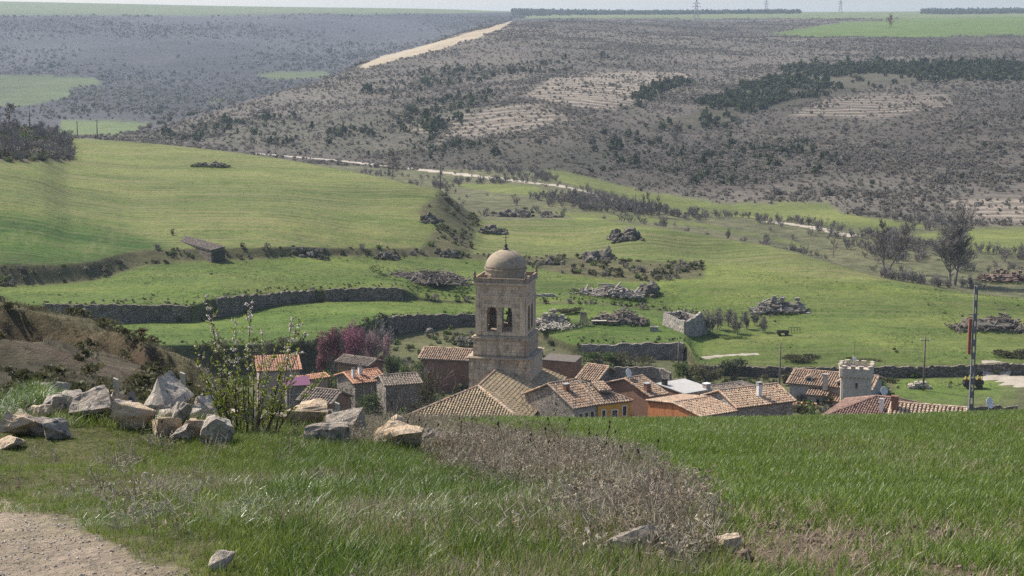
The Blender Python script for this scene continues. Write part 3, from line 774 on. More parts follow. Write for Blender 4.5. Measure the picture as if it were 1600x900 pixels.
def chimney(h, s, d, w, ht, m=BRICK, cap=CONC, pot=False, label=None):
    z0 = h.roofz(s, d) - .5; c = MB(); q = h.q
    poly = [q(s-w/2,d-w/2,z0), q(s+w/2,d-w/2,z0), q(s+w/2,d+w/2,z0), q(s-w/2,d+w/2,z0)]
    c.prism([p + Vector((0,0,ht+.5)) for p in poly], (0,0,-ht-.5))
    o = c.build('chimney', m, h.root)
    k = MB(); t = w/2+.08; z1 = z0+ht+.5
    k.prism([q(s-t,d-t,z1+.12), q(s+t,d-t,z1+.12), q(s+t,d+t,z1+.12), q(s-t,d+t,z1+.12)], (0,0,-.117))
    if pot:
        for a in (-.6, .6):
            k.prism([q(s+a*w/2-.08,d-.2,z1+.3), q(s+a*w/2+.08,d-.2,z1+.3), q(s+a*w/2+.08,d+.2,z1+.3), q(s+a*w/2-.08,d+.2,z1+.3)], (0,0,-.18))
        k.prism([q(s-t,d-t,z1+.42), q(s+t,d-t,z1+.42), q(s+t,d+t,z1+.42), q(s-t,d+t,z1+.42)], (0,0,-.117))
    k.build('cap', cap, o)
    return o
def dish(name, label, loc, r, face, pole=1.0):
    root = empty(name, loc, label, 'dish')
    m = MB(); f = Vector(face).normalized(); prof = [(r*k/5, .25*r*(k/5)**2) for k in range(6)]
    m.lathe([(max(a, .01), b) for a, b in prof] + [(a*.97, b+.03) for a, b in reversed(prof[1:])] + [(.01, .03)], 16)
    o = m.build('reflector', WHITE, root, True); o.rotation_euler = f.to_track_quat('Z', 'Y').to_euler()
    b = MB(); b.tube([(0,0,-pole), (0,0,0), tuple(-f*.03)], [.05,.05,.04], 6); b.beam(f*.02, f*r*.9 + Vector((0,0,-.1*r)), .04); b.box(tuple(f*r*.9 - Vector((.06,.06,.1*r+.06))), tuple(f*r*.9 + Vector((.06,.06,-.1*r+.06))))
    b.build('mount', CONC, root)
    return root

# ------------------------------------------------------------------ church
TH = math.radians(-12)
YT = 263.0                                   # front of the tower
ztp = lambda py: P(785, py, YT).z
fc = P(781, 560, YT); ax = Vector((math.sin(-TH), math.cos(TH), 0)); lx = Vector((ax.y, -ax.x, 0))
ctr = Vector((fc.x, fc.y, 0)) + ax * 4.6
gz = zt1(ctr.x, ctr.y) - 1.5
ch = empty('church', (ctr.x, ctr.y, gz), 'sandstone church with square bell tower, dome and tiled hip roof', 'church', rz=TH)
def stage(name, s, z0, z1, m=MORTAR):
    b = MB(); b.box((-s/2,-s/2,z0-gz), (s/2,s/2,z1-gz)); return b.build(name, m, ch)
Z = {k: ztp(k) for k in (374, 395.6, 424, 431, 439, 443, 448, 455, 466, 527, 530, 534, 559, 562, 566)}
CUBE = MB(); CUBE.box((0,0,0), (1,1,1)); CUBE = CUBE.mesh('stone_block'); CUBE.materials.append(ASHLAR)
def blocks(parent, s, z0, z1, holes=(), rowh=.56, side=False, zvis=None):
    """ashlar courses on the front (each block a piece) or on the right side (joined)"""
    n = max(1, round((z1-z0)/rowh)); rh = (z1-z0)/n; jm = MB()
    for i in range(n):
        za = z0 + i*rh; x = -s/2; first = True
        while x < s/2 - .05:
            wd_ = rnd.uniform(.8, 1.55)
            if first and i % 2: wd_ *= .55
            first = False
            x1 = min(x + wd_, s/2)
            if s/2 - x1 < .4: x1 = s/2
            segs = [(x, x1)]
            for hx, hw, hb, hs in holes:
                mz = za + rh/2
                if mz > hb - .05 and mz < hs + hw:
                    r = hw + .04 if mz < hs else math.sqrt(max((hw+.04)**2 - (mz-hs)**2, 0))
                    ns_ = []
                    for a, b in segs:
                        if b <= hx - r or a >= hx + r: ns_.append((a, b)); continue
                        if a < hx - r: ns_.append((a, hx - r))
                        if b > hx + r: ns_.append((hx + r, b))
                    segs = ns_
            for a, b in segs:
                if b - a < .12: continue
                pr = rnd.uniform(.02, .065); g = .014
                if side: jm.box((s/2-.05, a+g, za+g-gz), (s/2+pr, b-g, za+rh-g-gz))
                elif zvis is not None and za + rh < zvis: continue
                else:
                    o = link('stone_block', CUBE, None, parent, (a+g, -s/2-pr, za+g-gz)); o.scale = (b-a-2*g, pr+.05, rh-2*g)
            x = x1
    if side: jm.build('side_stonework', ASHLAR, parent, kind='stuff')
def cornice(name, s, z0, z1, outs):
    b = MB(); n = len(outs); h = (z1-z0)/n
    for i, o in enumerate(outs): b.box((-s/2-o,-s/2-o,z0+i*h-gz+(.002*i)), (s/2+o,s/2+o,z0+(i+1)*h-gz))
    return b.build(name, ASHLAR, ch)
SB, SM, SBELL = 10.1, 8.9, 8.2
b_ = stage('tower_base', SB, gz, Z[562]); blocks(b_, SB, Z[562]-7.2, Z[562], zvis=Z[562]-6.2); blocks(b_, SB, Z[562]-7.2, Z[562], side=True)
cornice('lower_cornice', SB, Z[562]+.003, Z[559]+.1, (.1,.3,.42,.05))
b_ = stage('tower_shaft', SM, Z[559]+.1, Z[534]); blocks(b_, SM, Z[559]+.35, Z[534]); blocks(b_, SM, Z[559]+.35, Z[534], side=True)
cornice('middle_cornice', SM, Z[534]+.003, Z[527]+.05, (.06,.22,.3,.02))
bel = MB(); zb0, zb1 = Z[527]+.053, Z[448]
HOL = [(-1.43, .78, zb0+.85, zb0+4.0), (1.10, .78, zb0+.85, zb0+4.0)]
def arch_panel(mb, o, e, n, w, z0, z1, ops, th):
    o = Vector(o); e = Vector(e); n = Vector(n)
    def both(pts):
        mb.face([o + e*s + Vector((0,0,z)) for s, z in pts]); mb.face([o + e*s - n*th + Vector((0,0,z)) for s, z in reversed(pts)])
    def rev(a, b):
        mb.face([o+e*a[0]+Vector((0,0,a[1])), o+e*a[0]-n*th+Vector((0,0,a[1])), o+e*b[0]-n*th+Vector((0,0,b[1])), o+e*b[0]+Vector((0,0,b[1]))])
    x = -w/2
    for cx, hw, zb, zs in ops:
        both([(x,z0),(cx-hw,z0),(cx-hw,z1),(x,z1)]); both([(cx-hw,z0),(cx+hw,z0),(cx+hw,zb),(cx-hw,zb)])
        arc = [(cx+hw*math.cos(math.pi*(1-k/10)), zs+hw*math.sin(math.pi*(1-k/10))) for k in range(11)]
        for a, b in zip(arc, arc[1:]): both([a, b, (b[0], z1), (a[0], z1)]); rev(a, b)
        rev((cx-hw, zb), (cx-hw, zs)); rev((cx+hw, zs), (cx+hw, zb)); rev((cx+hw, zb), (cx-hw, zb))
        x = cx + hw
    both([(x,z0),(w/2,z0),(w/2,z1),(x,z1)])
hl = [(a, b, c-gz, d-gz) for a, b, c, d in HOL]; h_ = SBELL/2
for e, n in (((1,0,0),(0,-1,0)), ((0,1,0),(1,0,0)), ((-1,0,0),(0,1,0)), ((0,-1,0),(-1,0,0))):
    arch_panel(bel, Vector(n)*h_, e, n, SBELL, zb0-gz, zb1-gz, hl, .95)
bel.box((-h_+.9,-h_+.9,zb0-gz), (h_-.9,h_-.9,zb0+.3-gz)); bel.box((-h_+.9,-h_+.9,zb1-.9-gz), (h_-.9,h_-.9,zb1-.3-gz))
b_ = bel.build('belfry', MORTAR, ch); blocks(b_, SBELL, zb0+.1, zb1, HOL, rowh=.58); blocks(b_, SBELL, zb0+.1, zb1, HOL, rowh=.58, side=True)
# shallow pilaster strips at the belfry corners and a string course
pil = MB()
for s_ in (-1, 1):
    for (x0, x1) in ((s_*h_ - (.9 if s_ > 0 else 0), s_*h_ + (.9 if s_ < 0 else 0)),): pil.box((x0, -h_-.11, zb0+.2-gz), (x1, -h_-.07, Z[466]-gz))
    pil.box((h_+.07, s_*h_ - (.9 if s_ > 0 else 0), zb0+.2-gz), (h_+.11, s_*h_ + (.9 if s_ < 0 else 0), Z[466]-gz))
pil.box((-h_-.14,-h_-.14,Z[466]-gz), (h_+.14,h_+.14,Z[466]+.28-gz)); pil.build('pilaster_strips', ASHLAR, ch)
cornice('top_cornice', SBELL, Z[448]+.003, Z[443], (.12,.38,.5))
par = MB(); sp = SBELL/2+.3; zp0, zp1 = Z[443]+.004-gz, Z[439]+.35-gz
for a, b in (((-sp,-sp),(sp,-sp+.3)), ((-sp,sp-.3),(sp,sp)), ((-sp,-sp+.3),(-sp+.3,sp-.3)), ((sp-.3,-sp+.3),(sp,sp-.3))): par.box((a[0],a[1],zp0), (b[0],b[1],zp1))
par.box((-sp+.3,-sp+.3,zp0), (sp-.3,sp-.3,zp0+.15)); par.build('parapet', MORTAR, ch)
for sx_ in (-1, 1):
    for sy_ in (-1, 1):
        m = MB(); m.lathe([(.26,0),(.26,.25),(.15,.32),(.26,.55),(.28,.72),(.16,.95),(.06,1.2),(.02,1.45)], 10, (sx_*(sp-.2), sy_*(sp-.2), zp1)); m.build('pinnacle', MORTAR, ch, True)
dr = MB(); RD = 3.35; zd0 = zp0+.15; zd1 = Z[424]-gz
dr.lathe([(RD,zd0),(RD,zd1-.3),(RD+.12,zd1-.28),(RD+.14,zd1-.02),(RD-.05,zd1)], 40); dr.build('drum', DOME, ch)
for k in range(3):
    m = MB(); m.box((-2.9+k*.75,-RD-.02+.35*abs(2.9-k*.75)**2/6,zd0+.3), (-2.45+k*.75,-RD+.9,zd0+.95)); m.build('drum_block', ASHLAR, ch)
dm = MB(); hd = Z[395.6]-Z[424]
dm.lathe([(RD*math.cos(t)*.99, zd1+hd*math.sin(t)) for t in [math.pi/2*k/14*.995 for k in range(15)]], 40); dm.build('dome', DOME, ch, True)
cr = MB(); zc = Z[395.6]-gz
cr.lathe([(.5,-.1),(.42,.2),(.18,.35),(.34,.62),(.20,.85),(.07,1.0),(.06,1.1)], 12, (0,0,zc)); cr.beam((0,0,zc+1.0),(0,0,zc+2.5),.09); cr.beam((-.45,0,zc+1.95),(.45,0,zc+1.95),.08)
cr.beam((-.25,0,zc+1.5),(.25,0,zc+1.5),.06); cr.build('cross', IRON, ch)
# nave under a hip roof
Minv = Matrix.Rotation(-TH, 4, 'Z')
H = Minv @ (P(747, 604, 250) - Vector((ctr.x, ctr.y, gz)))
HW, PT = 9.0, .345; zr = H.z; ze = zr - HW*PT; yb = 6.5; yf = H.y - HW; xc = H.x
nv = MB()
ring = [(xc-HW+.5,yf+.5,ze-.12),(xc+HW-.5,yf+.5,ze-.12),(xc+HW-.5,yb-.2,ze-.12),(xc,yb-.2,zr-.2),(xc,H.y,zr-.2)]
for a, b in zip(ring, ring[1:]+ring[:1]): nv.face([(a[0],a[1],0),(b[0],b[1],0),b,a])
nv.build('nave_wall', STONE_W, ch)
o = .45
EL, ER = xc-HW-o, xc+HW+o; zeo = ze - o*PT
planes = [([(EL,yf-o,zeo),(ER,yf-o,zeo),(xc,H.y,zr)], (1,0,0), (0,1,PT)),
          ([(ER,yf-o,zeo),(ER,yb,zeo),(xc,yb,zr),(xc,H.y,zr)], (0,1,0), (-1,0,PT))]
rf = MB()
for poly, u, w in planes: rf.prism(poly, (0,0,-.16))
ro = rf.build('roof', LEAN, ch); tl = MB()
for poly, u, w in planes: tile_poly(tl, poly, u, w, 'church', .44, .62, .8)
tl.build('tiles', TILE, ro, kind='stuff')
rc = MB()
ridge_caps(rc, (xc,H.y,zr+.12), (xc,-SB/2,zr+.12), 'pale', .22)
for X_ in (EL, ER): ridge_caps(rc, (X_,yf-o,zeo+.12), (xc,H.y,zr+.12), 'pale', .24)
rc.build('ridge_tiles', TILE, ro)
ev = MB(); ev.box((xc-HW+.9,yf+.2,ze-.6), (xc+HW-.2,yf+.6,ze-.17)); ev.box((xc+HW-.6,yf+.603,ze-.6), (xc+HW-.2,yb-.3,ze-.17)); ev.build('eaves_course', PL_CREAM, ch)
# bells
M4 = Matrix.Translation((ctr.x, ctr.y, gz)) @ Matrix.Rotation(TH, 4, 'Z')
for (cx, hw, zb, zs), lb in zip(HOL, ('bronze bell hanging in the left arch of the church belfry', 'bronze bell hanging in the right arch of the church belfry')):
    p = M4 @ Vector((cx, -h_+1.5, zs-gz-1.1)); r_ = empty('bell', p, lb, 'bell', 'bells in the tower', TH)
    m = MB(); m.lathe([(.62,-.75),(.52,-.6),(.42,-.2),(.37,.15),(.28,.35),(.1,.45)], 18); m.build('bell_body', BRONZE, r_, True)
    m = MB(); m.box((-.5,-.14,.45),(.5,.14,.95)); m.box((-1.05,-.07,.5),(1.05,.07,.62)); m.build('yoke', DARKWOOD, r_)
# ------------------------------------------------------------------ village houses
def even(L, n, w, top, h, off=0):
    return [((i+.5)*L/n - w/2 + off, (i+.5)*L/n + w/2 + off, top, top+h) for i in range(n)]
h = house('stone_house', 'grey stone house with three small windows joined to the yellow house', (897.7,638), (934.5,631.7), 240, (868,599), PL_GREY, 'old', .42, ops=[(.9,1.5,1.0,2.0),(2.0,2.6,1.0,2.0),(3.1,3.7,.95,2.05)], surround=PL_CREAM, over=.25, endwall=STONE)  # end wall takes a darker stone: the gable's shade put into its colour
chimney(h, 1.6, 4.0, .75, 1.0, BRICK, CONC)
h = house('yellow_house', 'bright ochre yellow house with white window surrounds', (934.7,631.7), (985.5,626), 242.2, (903,595.5), PL_YEL, 'old', .42, hipR=True, ops=[(.7,1.25,1.05,2.1),(2.4,3.3,1.2,2.9),(4.25,4.85,.75,2.2)], surround=WHITE, over=.25)
m = MB(); a_ = h.q(1.0,1.5,h.roofz(1.0,1.5)); b_ = h.q(1.0,4.2,h.roofz(1.0,4.2)-.3); e = h.ex
m.prism([a_+Vector((0,0,.9)), a_+e*2.2+Vector((0,0,.5)), b_+e*2.2+Vector((0,0,.5)), b_+Vector((0,0,.9))], (0,0,-.12)); dd = m.build('dormer', LEAN, h.root)
t_ = MB(); tile_poly(t_, [a_+Vector((0,0,.93)), a_+e*2.2+Vector((0,0,.53)), b_+e*2.2+Vector((0,0,.53)), b_+Vector((0,0,.93))], e, (b_-a_), 'pale'); t_.build('tiles', TILE, dd, kind='stuff')
h = house('tiled_house', 'house with mossy tile roof and red-brown side wall behind the yellow house', (1017,619), (1040,615), 250, (962,595), PL_GREY, 'old', .30, endwall=PL_BRN, ops=[(.5,1.1,.7,1.7),(1.9,2.4,.7,1.7)], surround=WHITE)
chimney(h, .3, 1.2, .8, 1.3, BRICK, CONC)
dish('satellite_dish', 'white satellite dish above the mossy tiled roof', Vector(h.root.location) + h.q(.2, h.half, h.z+h.rise) + Vector((0,0,.9)), .75, (.75,-.6,.25), 1.0)
h = house('flat_roofed_house', 'brown house with pale sheet roof and small stack', (1070,615), (1113,607.5), 256, (1046,596), PL_PINK, pitch=.07, shed=True, flat=SLAB, endwall=PL_BRN, over=.15, ops=[(3.2,3.8,1.2,1.9)])
chimney(h, h.L-.7, .6, .9, .7, PL_PINK, WHITE)
chimney(h, -2.4+2.9, h.dep*.8, .7, .9, IRON, IRON)
h = house('orange_house', 'orange plastered house with gable end and broken tile slope', (1097,651.5), (1152,642.5), 236, (1048,631), PL_GREY, 'pale', .13, endwall=PL_ORA, over=.2)
h = house('long_tiled_house', 'long stone house with pale pink tile roof and tall white chimney', (1152.7,636.5), (1239,626), 240, (1119,611.5), STONE_W, 'pale', .36, hipR=False)
chimney(h, 5.2, 2.0, .62, 1.75, WHITE, CONC, pot=True)
house('grey_roofed_barn', 'barn with flat grey roof behind the long tiled house', (1140,630), (1228,619), 262, (1113,603.5), STONE, 'grey', .25, hipR=True)
# the house with the round tower
h = house('manor_house', 'tan stone house with battlemented tower and dormers at the right of the village', (1234,598), (1359,609), 292, (1263.5,579.5), PL_GREY, 'pale', .27, over=.5)
man = h
w_ = MB(); q = h.q
def wing(s0, s1, d, z0, ops, nm):
    """low wing standing in front of the main wall"""
    zb = h.zb; wm = MB()
    wall_open(wm, q(s0,-d,zb), q(s1,-d,zb), 0, z0-zb, [(a-s0, b-s0, z0-zb-t2, z0-zb-t1) for a, b, t1, t2 in ops])
    wm.face([q(s0,0,zb), q(s0,-d,zb), q(s0,-d,z0), q(s0,0,z0+d*.27)]); wm.face([q(s1,-d,zb), q(s1,0,zb), q(s1,0,z0+d*.27), q(s1,-d,z0)])
    wo = wm.build(nm, PL_GREY, h.root)
    for a, b, t1, t2 in ops: window(h.root, q(s0,-d,zb), h.ex, a-s0, b-s0, z0-zb-t2, z0-zb-t1, .25, DARKWOOD)
    poly = [q(s0-.35,-d-.45,z0-.06), q(s1+.3,-d-.45,z0-.06), q(s1+.3,.1,z0+d*.27+.09), q(s0-.35,.1,z0+d*.27+.09)]
    rm = MB(); rm.prism(poly, (0,0,-.13)); rr_ = rm.build('wing_roof', LEAN, h.root)
    tm = MB(); tile_poly(tm, poly, h.ex, h.ny + Vector((0,0,.27)), 'pale'); tm.build('tiles', TILE, rr_, kind='stuff')
wing(3.9, 7.2, 2.2, h.z-1.3, [(5.4,6.0,.75,2.2)], 'wing_wall'); wing(7.5, 10.2, 2.6, h.z-2.0, [(8.2,9.3,.8,2.3)], 'wing_wall')
for a, b, t1, t2 in ((2.9,3.5,2.3,4.1),):
    window(h.root, q(0,-.02,h.zb), h.ex, a, b, h.z-h.zb-t2, h.z-h.zb-t1, .14, DARKWOOD)
for s, d in ((3.2, 1.7), (9.0, 1.0)):
    zr_ = h.roofz(s, d); dm_ = MB()
    dm_.prism([q(s-.6,d-.7,zr_-.3), q(s+.6,d-.7,zr_-.3), q(s+.6,d-.7,zr_+.5), q(s,d-.7,zr_+.85), q(s-.6,d-.7,zr_+.5)], h.ny*2.2)
    do = dm_.build('dormer', PL_GREY, h.root); g_ = MB(); g_.prism([q(s-.38,d-.73,zr_-.05), q(s+.38,d-.73,zr_-.05), q(s+.38,d-.73,zr_+.45), q(s-.38,d-.73,zr_+.45)], h.ny*.025); g_.build('pane', GLASS, do)
    r2 = MB(); tile_poly(r2, [q(s-.85,d-.9,zr_+.32), q(s,d-.9,zr_+.9), q(s,d+1.4,zr_+.9), q(s-.85,d+1.4,zr_+.32)][::-1], h.ny, h.ex + Vector((0,0,.65)), 'pale', .38); tile_poly(r2, [q(s+.85,d-.9,zr_+.32), q(s,d-.9,zr_+.9), q(s,d+1.4,zr_+.9), q(s+.85,d+1.4,zr_+.32)], h.ny, -h.ex + Vector((0,0,.65)), 'pale', .38); r2.build('tiles', TILE, do, kind='stuff')
chimney(h, 6.6, -.6, .8, 2.3, PL_GREY, CONC)
tw = empty('tower', (0,0,0), None, None); tw.parent = h.root
tc = P(1337.5, 600, 283); zb_ = zt1(tc.x, tc.y) - .5; lc = tc - Vector(h.root.location); lc.z = 0
zz = lambda py: P(1337, py, 280.3).z - h.zb
tw.location = lc; RT = 2.72
def squarish(mb, prof, n=48):
    """upright shaft with flat faces and rounded corners"""
    b0 = len(mb.v)
    for r, z in prof:
        for k in range(n):
            t = 2*math.pi*k/n; e = 7.0; q_ = r*.94/(abs(math.cos(t))**e + abs(math.sin(t))**e)**(1/e)
            mb.v.append((q_*math.cos(t), q_*math.sin(t), z))
    for i in range(len(prof)-1):
        for k in range(n):
            a = b0+i*n+k; d = b0+i*n+(k+1) % n; mb.f.append((a, d, d+n, a+n)); mb.c.append(None)
    mb.f.append(tuple(b0+k for k in range(n-1,-1,-1))); mb.c.append(None); mb.f.append(tuple(b0+(len(prof)-1)*n+k for k in range(n))); mb.c.append(None)
tw.rotation_euler = (0, 0, math.radians(-17))
m = MB(); squarish(m, [(RT, zb_-h.zb), (RT, zz(591)), (RT*.98, zz(590))]); sh = m.build('shaft', PL_TAN, tw)
m = MB(); squarish(m, [(RT+.02, zz(592)), (RT+.28, zz(589.5)), (RT+.28, zz(577)), (RT-.1, zz(577)), (RT-.1, zz(582)), (.1, zz(582))]); m.build('gallery', PL_TAN, tw)
sq = lambda t, r: r*.94/(abs(math.cos(t))**7 + abs(math.sin(t))**7)**(1/7)
for k in range(26):
    t = 2*math.pi*k/26; m = MB(); m.beam((math.cos(t)*(sq(t,RT)-.05), math.sin(t)*(sq(t,RT)-.05), zz(591.2)), (math.cos(t)*(sq(t,RT)+.28), math.sin(t)*(sq(t,RT)+.28), zz(590.6)), .22, .3); m.build('corbel', PL_TAN, tw)
for k in range(13):
    t = 2*math.pi*(k+.5)/13; m = MB(); n = Vector((math.cos(t), math.sin(t), 0)); s = Vector((-n.y, n.x, 0))
    p = n*sq(t, RT+.1); z0, z1 = zz(577)+.003, zz(573.5)
    m.prism([p-s*.36+n*.2+Vector((0,0,z1)), p+s*.36+n*.2+Vector((0,0,z1)), p+s*.36-n*.2+Vector((0,0,z1)), p-s*.36-n*.2+Vector((0,0,z1))], (0,0,z0-z1))
    m.prism([p-s*.44+n*.28+Vector((0,0,z1+.13)), p+s*.44+n*.28+Vector((0,0,z1+.13)), p+s*.44-n*.28+Vector((0,0,z1+.13)), p-s*.44-n*.28+Vector((0,0,z1+.13))], (0,0,-.127)); m.build('merlon', PL_TAN, tw)
m = MB(); m.box((.12,-RT*.94-.03,zz(607)), (.5,-RT*.94+.2,zz(599))); m.build('slit_window', GLASS, tw)
T0 = Vector(h.root.location) + lc
dish('satellite_dish', 'small white dish on top of the battlemented tower', (T0.x-.6, T0.y-.5, h.zb+zz(565)), .5, (.6,-.75,.3), 1.9)
m = MB(); m.tube([(0,0,-1.9),(0,0,3.2)], [.04,.025], 5)
for k in range(4): m.beam((-.3,0,1.9+k*.3),(.3,0,1.9+k*.3),.03)
o = m.build('antenna', IRON, None, loc=(T0.x-.35, T0.y+.4, h.zb+zz(566))); tag(o, 'thin television aerial standing on the battlemented tower roof', 'antenna')
pd = P(1380.5, 611, 286); dish('satellite_dish', 'large white dish fixed to the manor gable wall', pd, .78, (.35,-.9,.25), .5)
house('lean_to', 'small orange tiled lean-to left of the manor house', (1238,645), (1269,647), 284, (1238,629), PL_PINK, 'orange', .35, shed=True, cat='shed')
h = house('brown_roofed_house', 'low house with dark brown tile roof in front of the manor', (1282,654), (1450,672), 224, (1370,620.5), PL_BRN, 'brown', .36, hipL=True, hipR=True, step=.34)
chimney(h, 7.6, 3.2, .55, 1.6, WHITE, CONC)
h = house('ribbed_roof_house', 'low house with pale ribbed tile roof and brick chimney', (1388,664), (1500,673), 214, (1407,631), PL_BRN, 'ribbed', .36, step=.5)
chimney(h, .3, 3.6, .85, 1.75, BRICK, BRICK)
dish('satellite_dish', 'pale satellite dish low at the right end of the village', P(1545, 630, 210), .75, (.6,-.7,.35), 3)
# left of the church
h = house('orange_tiled_house', 'low house with orange tile roof and two white chimneys', (554.7,599), (601.8,593.5), 280, (512,586), STONE, 'orange', .30)
chimney(h, .6, 1.9, .5, 1.6, WHITE, IRON); chimney(h, 2.2, 2.6, .6, 1.4, WHITE, IRON)
house('red_gabled_house', 'house with grey tiles and red gable below the pink trees', (527,565), (574,571.6), 298, (541,556), PL_BRN, 'grey', .32)
house('front_shed', 'dark roofed shed with red-brown gable behind the boulders', (468,625), (515.6,630.5), 226, (500,609), PL_BRN, 'grey', .42, cat='shed')
house('purple_shed', 'small shed with purple sheet roof behind the almond shrub', (448,602), (482,600), 276, (452,590), STONE, pitch=.35, shed=True, flat=PURPLE, cat='shed')
house('pink_roofed_shed', 'low shed with faded pink roof seen through the almond shrub', (405,580), (468,577), 286, (412,557), PL_PINK, 'orange', .30, shed=True, cat='shed')
house('flat_shed', 'long low shed with thin orange roof edge beside the purple roof', (474,594), (512,589), 285, (476,587), PL_PINK, 'orange', .2, shed=True, cat='shed')
house('old_stone_house', 'dilapidated grey stone house left of the church roof', (603,602), (656,598), 264, (614,586.5), STONE, 'grey', .34)
house('long_barn', 'long barn with reddish tile roof and brown wall left of the tower', (657,559.5), (745,564), 300, (678,544), PL_BRN, 'pale', .36)
house('brown_barn', 'flat-topped brown barn just right of the church tower', (848,562), (898,566), 296, (850,552), PL_BRN, pitch=.12, shed=True, flat=LEAN, cat='barn', over=.1)
house('ruined_house', 'tumbledown house with broken tile roof right of the tower', (903,591), (932,595), 284, (907,568), STONE, 'pale', .5)
house('stone_barn', 'long narrow stone barn standing alone at the field edge', (258,371), (329.5,391), 420, (284,367.5), DRYWALL, 'grey', .16, shed=True, cat='barn', over=.2, opsR=[(.6,3.6,.5,3.0)])
# small conifer between church roof and grey house is with the trees
# ------------------------------------------------------------------ stone walls
def stone_wall(name, label, pts, thick=.7, m=DRYWALL, seed=0, cat='wall', rough=.12, jag=.25, group=None):
    """pts: (x, y, z_bottom, z_top) along the wall; uneven faces and a ragged top"""
    rg = random.Random(seed + 5); P2 = []
    for a, b in zip(pts, pts[1:]):
        n = max(1, int(math.hypot(b[0]-a[0], b[1]-a[1]) / .55))
        for i in range(n): P2.append([a[k] + (b[k]-a[k])*i/n for k in range(4)])
    P2.append(list(pts[-1]))
    NZ = 6; mb = MB(); c0 = pts[0]
    rows = []
    for i, p in enumerate(P2):
        q0 = P2[max(i-1,0)]; q1 = P2[min(i+1,len(P2)-1)]
        d = Vector((q1[0]-q0[0], q1[1]-q0[1], 0)).normalized(); n = Vector((d.y, -d.x, 0))
        top = p[3] + rg.uniform(-jag, jag) + .3*jag*math.sin(i*.35+seed)
        r = []
        for sd_ in (1, -1):
            for k in range(NZ+1):
                z = p[2] + (top-p[2])*k/NZ
                off = thick/2*(1+.15*(1-k/NZ)) + rg.uniform(-rough, rough)
                v = Vector((p[0],p[1],z)) + n*sd_*off; r.append((v.x-c0[0], v.y-c0[1], v.z-c0[2]))
        rows.append(r)
    for r in rows: mb.v += r
    W = 2*(NZ+1)
    for i in range(len(rows)-1):
        a = i*W; b = a+W
        for k in range(NZ): mb.f.append((a+k, b+k, b+k+1, a+k+1)); mb.f.append((b+NZ+1+k, a+NZ+1+k, a+NZ+2+k, b+NZ+2+k))
        mb.f.append((a+NZ, b+NZ, b+W-1, a+W-1))
    for i in (0, len(rows)-1):
        a = i*W; mb.f.append(tuple(a+k for k in range(NZ+1)) + tuple(a+W-1-k for k in range(NZ+1)))
    mb.c = [None]*len(mb.f)
    o = mb.build(name, m, None, loc=(c0[0],c0[1],c0[2])); tag(o, label, cat, group)
    return o
def terrace_wall(label, px0, px1, kf, pyh, seed, extra=.15, dy=.35, n=24, m=DRYWALL, h0=None):
    """wall along a terrace edge: kf is the foot line of the ground profile"""
    pts = []
    for i in range(n+1):
        px = px0 + (px1-px0)*i/n; a = ray(px, pyh)[0]
        Yk_, Zk_ = profile(np.array([a])); y = Yk_[kf,0] + dy; x = a*y
        yl = Yk_[kf+1,0] + .5
        zl = zt1(a*yl, yl); zf = zt1(a*(y-1.2), y-1.2)
        if h0 is not None: zl = max(zl, zf + h0)
        pts.append((x, y, min(zf, zl) - .6, zl + extra))
    return stone_wall('terrace_wall', label, pts, .9, m, seed, group='dry stone terrace walls')
terrace_wall('long dark dry stone wall below the left meadow', 72, 297, 12, 490, 1)
terrace_wall('curved dry stone terrace wall right of the blossoming shrub', 338, 492, 12, 475, 2)
terrace_wall('short straight dry stone wall ending in the middle of the meadow', 508, 630, 12, 460, 3)
terrace_wall('dry stone wall on the meadow just left of the tower', 604, 742, 10, 505, 4)
terrace_wall('ivy-topped stone wall under the yard right of the tower', 908, 1068, 10, 548, 5, m=STONE)
terrace_wall('very long stone wall behind the manor house', 1092, 1680, 10, 578, 6, h0=1.3)
def free_wall(label, pts, Y, base=None, seed=0, m=STONE, thick=.6, jag=.12, cat='wall', name='stone_wall'):
    out = []
    for i, (px, py) in enumerate(pts):
        y = Y[i] if isinstance(Y, (list, tuple)) else Y
        p = P(px, py, y); out.append((p.x, p.y, zt1(p.x, p.y) - .4, p.z))
    return stone_wall(name, label, out, thick, m, seed, cat, .06, jag)
free_wall('long grey wall with coping behind the tiled houses', [(960,573),(1030,574),(1048,582)], [286,284,282], seed=11)
free_wall('low broken wall left of the tower on the meadow', [(700,459),(742,463)], [388,386], seed=12, m=DRYWALL, jag=.3)
free_wall('ruined grey wall with irregular top right of the belfry', [(836,462),(858,458),(868,463),(893,464)], [381,380,380,379], seed=13, m=STONE_W, jag=.3, cat='ruin', name='ruined_wall')
free_wall('garden wall at the right end of the village', [(1410,640),(1500,637),(1590,633)], [268,266,264], seed=14, m=DRYWALL, jag=.3)
